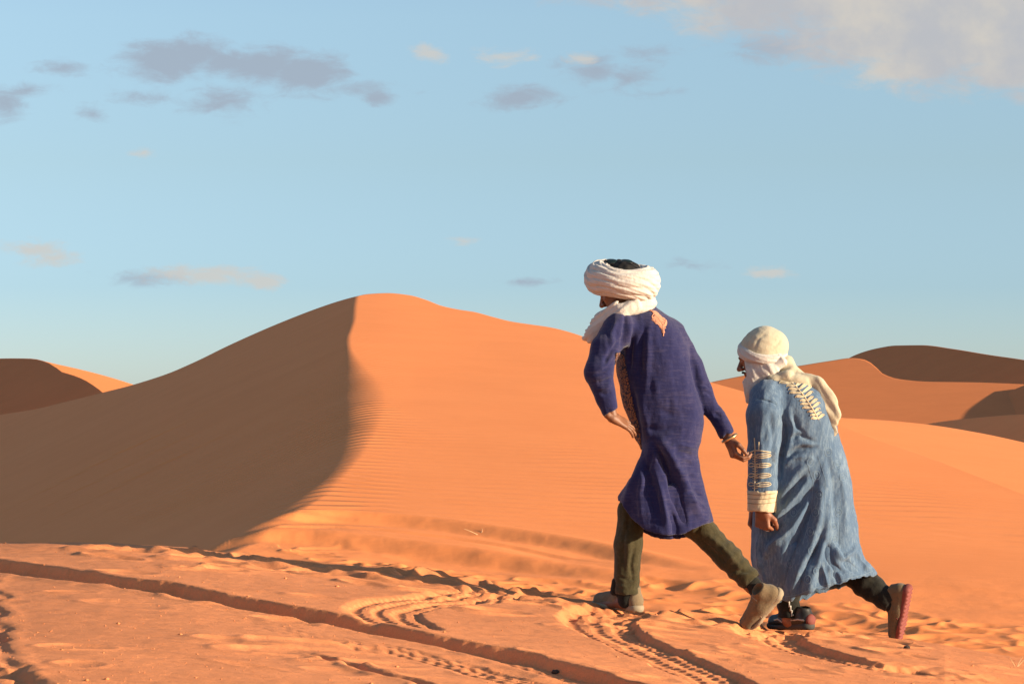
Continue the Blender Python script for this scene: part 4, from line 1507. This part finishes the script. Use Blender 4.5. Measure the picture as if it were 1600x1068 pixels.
V, Q = solid(robe2, K(1148, 958, -.42), K(1392, 568, .42), .0062)
V = relax(V, Q, 1, .4)
V = crease(V, Q, [
    ([(1220, 625), (1226, 650), (1228, 680), (1222, 712), (1219, 745)], 2.8, -.022), ([(1232, 640), (1240, 668), (1232, 700), (1226, 722)], 4, .010),
    ([(1229, 690), (1248, 678), (1272, 690)], 3.5, -.011), ([(1226, 716), (1246, 702), (1275, 698)], 3.5, -.012), ([(1230, 704), (1250, 692), (1276, 694)], 3.5, .009),
    ([(1240, 650), (1246, 668), (1256, 676)], 3, -.010), ([(1225, 728), (1240, 715), (1262, 712)], 3, .008),
    ([(1268, 718), (1242, 742), (1222, 772)], 5, .010), ([(1262, 738), (1240, 762), (1216, 795)], 4.5, -.016), ([(1274, 756), (1252, 786), (1222, 812), (1200, 842)], 5.5, -.018), ([(1262, 752), (1240, 780), (1212, 806)], 4, .012),
    ([(1272, 770), (1264, 805), (1246, 842), (1228, 876), (1219, 925)], 6, -.030), ([(1262, 788), (1236, 826), (1204, 852), (1186, 884)], 5, .018),
    ([(1284, 770), (1280, 815), (1262, 860), (1246, 900), (1234, 936)], 6.5, .022), ([(1284, 842), (1268, 868), (1252, 900), (1242, 930)], 4.5, -.022),
    ([(1296, 790), (1290, 840), (1276, 885), (1262, 925)], 5.5, .014), ([(1291, 848), (1294, 868), (1302, 884), (1316, 892)], 4.5, -.026), ([(1303, 850), (1308, 866), (1316, 874), (1330, 864), (1338, 852)], 4, .016),
    ([(1318, 872), (1328, 884), (1342, 892)], 4.5, -.018), ([(1336, 858), (1346, 876), (1358, 890)], 4, .010), ([(1302, 892), (1308, 904), (1310, 914)], 4, -.016), ([(1284, 880), (1290, 900), (1294, 918)], 4, .014),
    ([(1192, 640), (1188, 680), (1190, 720)], 4, .006), ([(1205, 650), (1208, 690), (1204, 730)], 4.5, -.007), ([(1180, 650), (1176, 690), (1178, 740)], 4, -.006),
    ([(1200, 745), (1188, 752), (1176, 748)], 2.5, -.006), ([(1214, 720), (1200, 730)], 3, -.006), ([(1182, 622), (1200, 626), (1218, 632)], 1.6, -.006),
    ([(1296, 720), (1302, 760), (1304, 810)], 5, -.009), ([(1312, 730), (1320, 780), (1322, 830)], 5, .008), ([(1190, 850), (1196, 890), (1206, 925)], 5, -.012), ([(1182, 840), (1184, 880)], 4, .008)], 1.2)
V = cloth_noise(V, Q, .012, (-.45, 0, -1), 15, 4)
V = cloth_noise(V, Q, .0035, (-.2, 0, -1), 48, 14)
robe_b = part('robe', V, Q, M_DENIM, man2)
sk = Skin(V, Q)
arm_front = lambda V_: V_[:, 1] < Y2_ - .03
v, q = patch(V, Q, [(1150, 766), (1160, 764), (1190, 767), (1216, 764), (1222, 800), (1190, 804), (1155, 802)], .0035, True, lambda V_: (V_[:, 1] < Y2_ - .085) & (uv_of(V_)[0] < 1214))
cuff = part('cuff', v, q, M_CORD, robe_b)
E_ = Bag()
for rr_ in (771, 778, 785, 791):
    t_ = sk.cord([(1168, rr_), (1180, rr_ + 1.5), (1195, rr_ + 1), (1210, rr_ - 1)], .0011, .0045)
    if t_:
        E_.add(*t_)
M_DARKTHREAD = plain_mat('brown_thread', (.16, .09, .05, 1), .9)
part('stitching', *E_.get(), M_DARKTHREAD, cuff)
E_ = Bag()


def put(sk_, pl, rad, off=.0012):
    t_ = sk_.cord(pl, rad, off)
    if t_:
        E_.add(*t_)


# braid on the sleeve: a stem with paired loops
put(sk, [(1179, 684), (1180, 700), (1180, 740), (1179, 766)], .0028)
for k, rr_ in enumerate((712, 727, 743, 757)):
    put(sk, [(1181, rr_ + 2), (1190, rr_ + 3), (1199, rr_ + 2), (1205, rr_), (1204, rr_ - 3), (1196, rr_ - 4), (1186, rr_ - 3), (1181, rr_ - 1)], .0026)
    put(sk, [(1186, rr_ - 0), (1202, rr_ - 1)], .0028)
    put(sk, [(1179, rr_), (1174, rr_ + 2), (1170, rr_ + 1), (1170, rr_ - 3), (1175, rr_ - 4), (1179, rr_ - 2)], .0024)
for k in range(14):
    put(sk, [(1184, 712 + k * 3.8), (1181, 713.5 + k * 3.8), (1176, 712.5 + k * 3.8)], .0016)
put(sk, [(1172, 706), (1180, 703), (1190, 704), (1204, 706)], .003)
put(sk, [(1186, 690), (1186, 703)], .003)
part('sleeve_braid', *E_.get(), M_CORD, robe_b)
E_ = Bag()
# leaf-shaped braid down the back
ST = [(1232, 594), (1244, 604), (1255, 617), (1264, 630), (1272, 643), (1279, 655)]
put(sk, ST, .0040)
for k in range(12):
    t = k / 11.4
    a = np.array([np.interp(t, np.linspace(0, 1, 6), [p_[i] for p_ in ST]) for i in (0, 1)])
    L_ = (22 - 13 * t) * (0.8 + .2 * math.sin(k * 1.7 + 1))
    for (dx, dyv) in ((-.95, -.10), (.80, -.62)):
        dv = np.array([dx, dyv])
        e = a + dv * L_
        n = np.array([-dyv, dx]) * (1 if dx > 0 else -1)
        put(sk, [a, a + dv * L_ * .4 + n * 1.7, e + n * 2.1, e + dv * 1.6 + n * .4, e - n * 1.2, a + dv * L_ * .4 - n * 1.2, a], .0029)
        put(sk, [a, a + (e - a) * .5 + n * .3, e - dv], .0029)
        put(sk, [e + dv * 1.5, e + dv * 3 + n * 1.5, e + dv * 1.6 + n * 3.2], .0020)
part('back_braid', *E_.get(), M_CORD, robe_b)
# stamped columns of rings on the cloth
E_ = Bag()
cols = ([(1266, 722), (1276, 742), (1280, 772), (1274, 800), (1266, 830), (1268, 860), (1276, 892)], [(1308, 725), (1317, 745), (1310, 800), (1303, 822), (1303, 842), (1262, 905)], [(1294, 706), (1240, 800), (1234, 880)])
for cl in cols:
    for (u, r) in cl:
        for R_ in (6.2, 2.6):
            ring = [(u + R_ * .85 * math.cos(a), r + R_ * 1.15 * math.sin(a)) for a in np.linspace(0, 2 * math.pi, 15)]
            put(sk, ring, .0011, .0004)
        put(sk, [(u - 2, r - 2), (u, r), (u + 2, r + 2)], .001, .0004)
for line in ([(1258, 715), (1270, 750), (1268, 800), (1254, 850)], [(1278, 712), (1290, 750), (1288, 800), (1284, 840)], [(1298, 780), (1296, 860)], [(1313, 780), (1312, 850)]):
    put(sk, line, .0010, .0003)
put(sk, [(1222, 932), (1245, 929), (1272, 918), (1292, 913), (1325, 903), (1350, 897), (1364, 891)], .0013, .0006)
put(sk, [(1180, 626), (1186, 622), (1200, 624), (1216, 632)], .0010, .0006)
part('stamped_pattern', *E_.get(), M_PALEBLUE, robe_b)

# headcloth: smooth cap, twisted band, wrap over the cheek and neck, tail down the back
CC = K(1190, 548, .0)


def band2(P):
    A = unit((.10, -.36, .92))
    a1 = unit(np.cross(A, (0, 1, 0)))
    b1 = np.cross(A, a1)
    v = P - K(1191, 549, .0).astype(f32)
    x, y, z = v @ a1.astype(f32), v @ b1.astype(f32), v @ A.astype(f32)
    th = np.arctan2(y, x)
    rho = np.sqrt(x * x + (y * .92) ** 2) - .101
    rz = .026 + .004 * np.sin(th * 2 + 1)
    ph = np.arctan2(z / rz, rho / .020)
    d = (np.sqrt((rho / .020) ** 2 + (z / rz) ** 2) - 1) * .020
    return (d - .0045 * (np.abs(np.sin(ph * 2.5 + th * 1.6 + .6 * np.sin(th * 2))) - .5) - .0018 * np.sin(ph * 7 + th * 4)) * .85


def cap2(P):
    d = ell(P, CC, ((1, 0, 0), (0, 1, 0), (0, 0, 1)), (.110, .106, .107)) - .005 * ridged((P[:, 2] + .5 * P[:, 0]) * 13, P[:, 0] * 5 + P[:, 1] * 4, 3)
    d = sm(d, cone(P, K(1197, 535, 0), K(1206, 540, 0), .080, .082), .03)
    return np.maximum(d, (uv_of(P)[1] - 556 - .1 * (uv_of(P)[0] - 1190)) * px2)


V, Q = solid(cap2, K(1145, 572, -.16), K(1240, 505, .16), .0045)
V = crease(V, Q, [([(1165, 535), (1170, 524), (1180, 518)], 2, -.003), ([(1178, 545), (1186, 528), (1198, 520)], 2.5, -.003), ([(1205, 545), (1216, 536), (1220, 528)], 2.2, -.003)])
cap = part('headcloth', V, Q, M_ECRU, man2)
V, Q = solid(band2, K(1140, 585, -.19), K(1245, 515, .19), .004)
part('twisted_band', V, Q, M_CREAM, cap)


def wrap2(P):
    # over ear, cheek and throat
    d = chain(P, [K(1212, 556, -.06), K(1190, 568, -.065), K(1180, 588, -.06), K(1176, 606, -.06), K(1173, 624, -.05)], [.030, .042, .044, .038, .024], .03, (0.2, 1, 0), 1.2)
    d = sm(d, cone(P, K(1182, 566, -.01), K(1178, 592, -.01), .066, .058), .03)
    d = sm(d, chain(P, [K(1188, 600, -.05), K(1200, 580, -.085), K(1222, 566, -.085)], [.028, .030, .026], .02), .025)
    s_ = (P @ unit((.80, 0, .55)).astype(f32))
    d -= .008 * ridged(s_ * 20, (P[:, 2] - .6 * P[:, 0]) * 6 + P[:, 1] * 4, 3)
    f_, rt, u_ = f2.astype(f32), r2, u2.astype(f32)
    v = P - HC2.astype(f32)
    return np.maximum(d, (v @ f_) - .070 - np.clip(-(v @ u_) - .075, 0, 1) * 2.0)      # leave the face free


V, Q = solid(wrap2, K(1140, 640, -.22), K(1245, 540, .15), .0042)
part('scarf', V, Q, M_CREAM, man2)


def drape2(P):
    d = chain(P, [K(1213, 566, -.01), K(1223, 575, -.02), K(1238, 588, -.05), K(1258, 600, -.07)], [.050, .056, .046, .036], .03, (.3, 1, 0), 1.2)
    d = sm(d, chain(P, [K(1205, 592, -.11), K(1228, 588, -.11), K(1258, 599, -.10)], [.022, .030, .030], .02), .02)
    t = chain(P, [K(1256, 594, -.09), K(1272, 606, -.10), K(1286, 628, -.11), K(1296, 652, -.11), K(1303, 676, -.11)], [.034, .042, .044, .038, .018], .02, (.25, 1, .2), 2.6)
    n = unit((.85, 0, .52)).astype(f32)
    t -= .010 * ridged((P @ n) * 20, (P[:, 2] * .86 - P[:, 0] * .5) * 4 + P[:, 1] * 3, 3)
    d -= .009 * ridged((P @ unit((-.6, 0, 1)).astype(f32)) * 17, (P[:, 0] + .6 * P[:, 2]) * 5 + P[:, 1] * 4, 3)
    return sm(d, t, .02)


V, Q = solid(drape2, K(1180, 695, -.24), K(1330, 530, .16), .0045)
V = cloth_noise(V, Q, .008, (.5, 0, -.8), 18, 6)
dr = part('scarf_tail', V, Q, M_ECRU, man2)
part('ring', *tube([hL2[0][1][1] * .6 + hL2[0][1][0] * .4 + .0115 * (math.cos(a) * unit((1, 0, 0)) + math.sin(a) * unit((0, .5, .8))) for a in np.linspace(0, 2 * math.pi, 15)[:-1]], .0018, 6, True), M_SILVER, man2)


def trousers2(P):
    a = chain(P, [K(1266, 790, 0), K(1240, 860, 0), K(1233, 925, 0), K(1232, 962, 0)], [.065, .058, .056, .052], .02)
    a = np.maximum(a, (uv_of(P)[1] - 964) * px2) - .003 * np.sin(P[:, 2] * 110)
    ax = unit(K(1398, 945, -.06) - K(1318, 886, .02))
    b_ = chain(P, [K(1282, 790, .06), K(1312, 878, .03), K(1355, 912, -.02), K(1390, 940, -.06)], [.07, .066, .062, .050], .02)
    b_ = np.maximum(b_, (P - K(1392, 942, -.06)) @ ax.astype(f32)) - .003 * np.sin((P @ ax.astype(f32)) * 100)
    return sm(a, b_, .02)


V, Q = solid(trousers2, K(1205, 985, -.3), K(1425, 760, .3), .0062)
V = cloth_noise(V, Q, .010, (.6, 0, -.6), 20, 8)
tr = part('trousers', V, Q, M_BLACKCLOTH, man2)
v, q = patch(V, Q, [(1229, 936), (1234, 936), (1241, 962), (1236, 963)], .003)
part('side_stripe', v, q, M_WHITE, tr)
V, Q = solid(lambda P: chain(P, [K(1385, 936, -.06), K(1402, 955, -.06)], [.040, .036], .01), K(1360, 985, -.2), K(1430, 910, .1), .005)
part('sock', V, Q, M_BLACKCLOTH, man2)
M_DARKRUBBER = plain_mat('dark_rubber', (.05, .045, .04, 1), .8)
sh, at, fr = make_shoe(K(1267, 982.5, -.07), K(1203, 981, .13), (0, 0, 1), man2, M_BLACK, M_DARKRUBBER, .9)
V, Q = solid(lambda P: ell(P, at(.0, 0, .045), fr, (.018, .032, .030)), at(.0, 0, .05) - .08, at(.0, 0, .05) + .08, .004)
part('heel_tab', V, Q, M_RED, sh)
sb = Bag()
for (a, b_) in (((.30, .045), (.55, .055)), ((.02, .045), (.30, .045)), ((.55, .035), (.75, .045))):
    for sd_ in (-1, 1):
        sb.add(*tube([at(a[0], sd_ * .042, a[1]), at((a[0] + b_[0]) / 2, sd_ * .044, .05), at(b_[0], sd_ * .040, b_[1])], .0045))
part('stripe', *sb.get(), M_WHITE, sh)
sh, at, fr = make_shoe(K(1424, 917, -.12), K(1407, 1004, -.04), (-1, .50, .02), man2, M_TAN, M_RED, .9)
# ------------------------------------------------------------------ small things lying on the sand
def on_ground(u, r, qf=None):
    q = (qf or ground_q)(np.array([float(u)]), np.array([float(r)]))[0]
    return W(u, r, 1 / q)


gtree = BVHTree.FromPolygons([tuple(v) for v in Gd.reshape(-1, 3)[::1]], [tuple(int(i) for i in q_) for q_ in grid_quads(*Gd.shape[:2])])


def hit_ground(x, y):
    h = gtree.ray_cast(Vector((x, y, 3)), Vector((0, 0, -1)))
    return None if h[0] is None else np.array(h[0])


rs = np.random.RandomState(8)
pb = Bag()
OCT = np.array([(1, 0, 0), (-1, 0, 0), (0, 1, 0), (0, -1, 0), (0, 0, 1), (0, 0, -1)], float)
FACES = np.array([(0, 2, 4), (2, 1, 4), (1, 3, 4), (3, 0, 4), (2, 0, 5), (1, 2, 5), (3, 1, 5), (0, 3, 5)])
pv, pf, c0 = [], [], 0
for k in range(1700):
    u = rs.uniform(-30, 1630)
    rlo = float(curve(CR, u)) + 4
    r = rlo + (1075 - rlo) * rs.rand() ** 1.3
    p_ = on_ground(u, r)
    h = hit_ground(p_[0], p_[1])
    if h is None:
        continue
    s_ = rs.choice([.0015, .0022, .003, .006], p=[.45, .35, .17, .03]) * rs.uniform(.7, 1.3)
    pv.append(OCT * s_ * np.array([rs.uniform(.8, 1.6), rs.uniform(.8, 1.6), .7]) * rs.uniform(.8, 1.2, (6, 3)) + h + (0, 0, s_ * .3))
    pf.append(FACES + c0)
    c0 += 6
peb = mesh_np('sand_clods', np.concatenate(pv), np.concatenate(pf), M_SAND)
tag(peb, 'tiny clods and grains scattered over the foreground sand', kind='stuff')

M_STRAW = plain_mat('dry_straw', (.62, .42, .22, 1), .9)
M_DUNG = plain_mat('dark_dry_dropping', (.05, .03, .02, 1), .9)
dtree = BVHTree.FromPolygons([tuple(v) for v in Pd.reshape(-1, 3)], [tuple(int(i) for i in q_) for q_ in grid_quads(*Pd.shape[:2])])


def eye_hit(tree, u, r):
    d = Vector(((u - 800) / F, 1, (HOR - r) / F)).normalized()
    h = tree.ray_cast(Vector((0, 0, 0)), d)
    return np.array(h[0])


def stalk(label, tree, u, r, hgt, lean, blades, rad=.004):
    b0 = eye_hit(tree, u, r)
    root = link('dry_stalk', None)
    root.location = b0
    tag(root, label, 'dry grass')
    for i in range(blades):
        a = rs.uniform(-.5, .5)
        pts = [b0 + np.array([0, 0, -.01]) + np.array([lean * t_ ** 1.6 * (1 + a) + .2 * a * t_, .15 * a * t_, hgt * t_ * (1 - .25 * t_ * abs(a))]) * 1.0 for t_ in np.linspace(0, 1, 7)]
        part('blade', *tube(pts, np.linspace(rad, rad * .35, 7)), M_STRAW, root)
    return root


stalk('thin dry straw bent over on the dune foot beside the curving track edge', dtree, 748, 834, .055, -.05, 2, .0035)
stalk('few upright dry blades at the right edge of the foreground', gtree, 1588, 1040, .055, .01, 3, .0022)
for (u, r, lab) in ((1417, 1012, 'small dark dropping on the sand below the raised rear shoe'), (868, 1051, 'tiny dark dropping between the two deep wheel ruts')):
    c = eye_hit(gtree, u, r)
    V, Q = solid(lambda P: ell(P, c + (0, 0, .004), ((1, 0, 0), (0, 1, 0), (0, 0, 1)), (.016, .012, .009)) + .002 * np.sin(P[:, 0] * 400) * np.sin(P[:, 1] * 350), c - .035, c + .035, .004)
    o = mesh_np('dropping', V - c, Q, M_DUNG)
    o.location = c
    tag(o, lab, 'dropping')
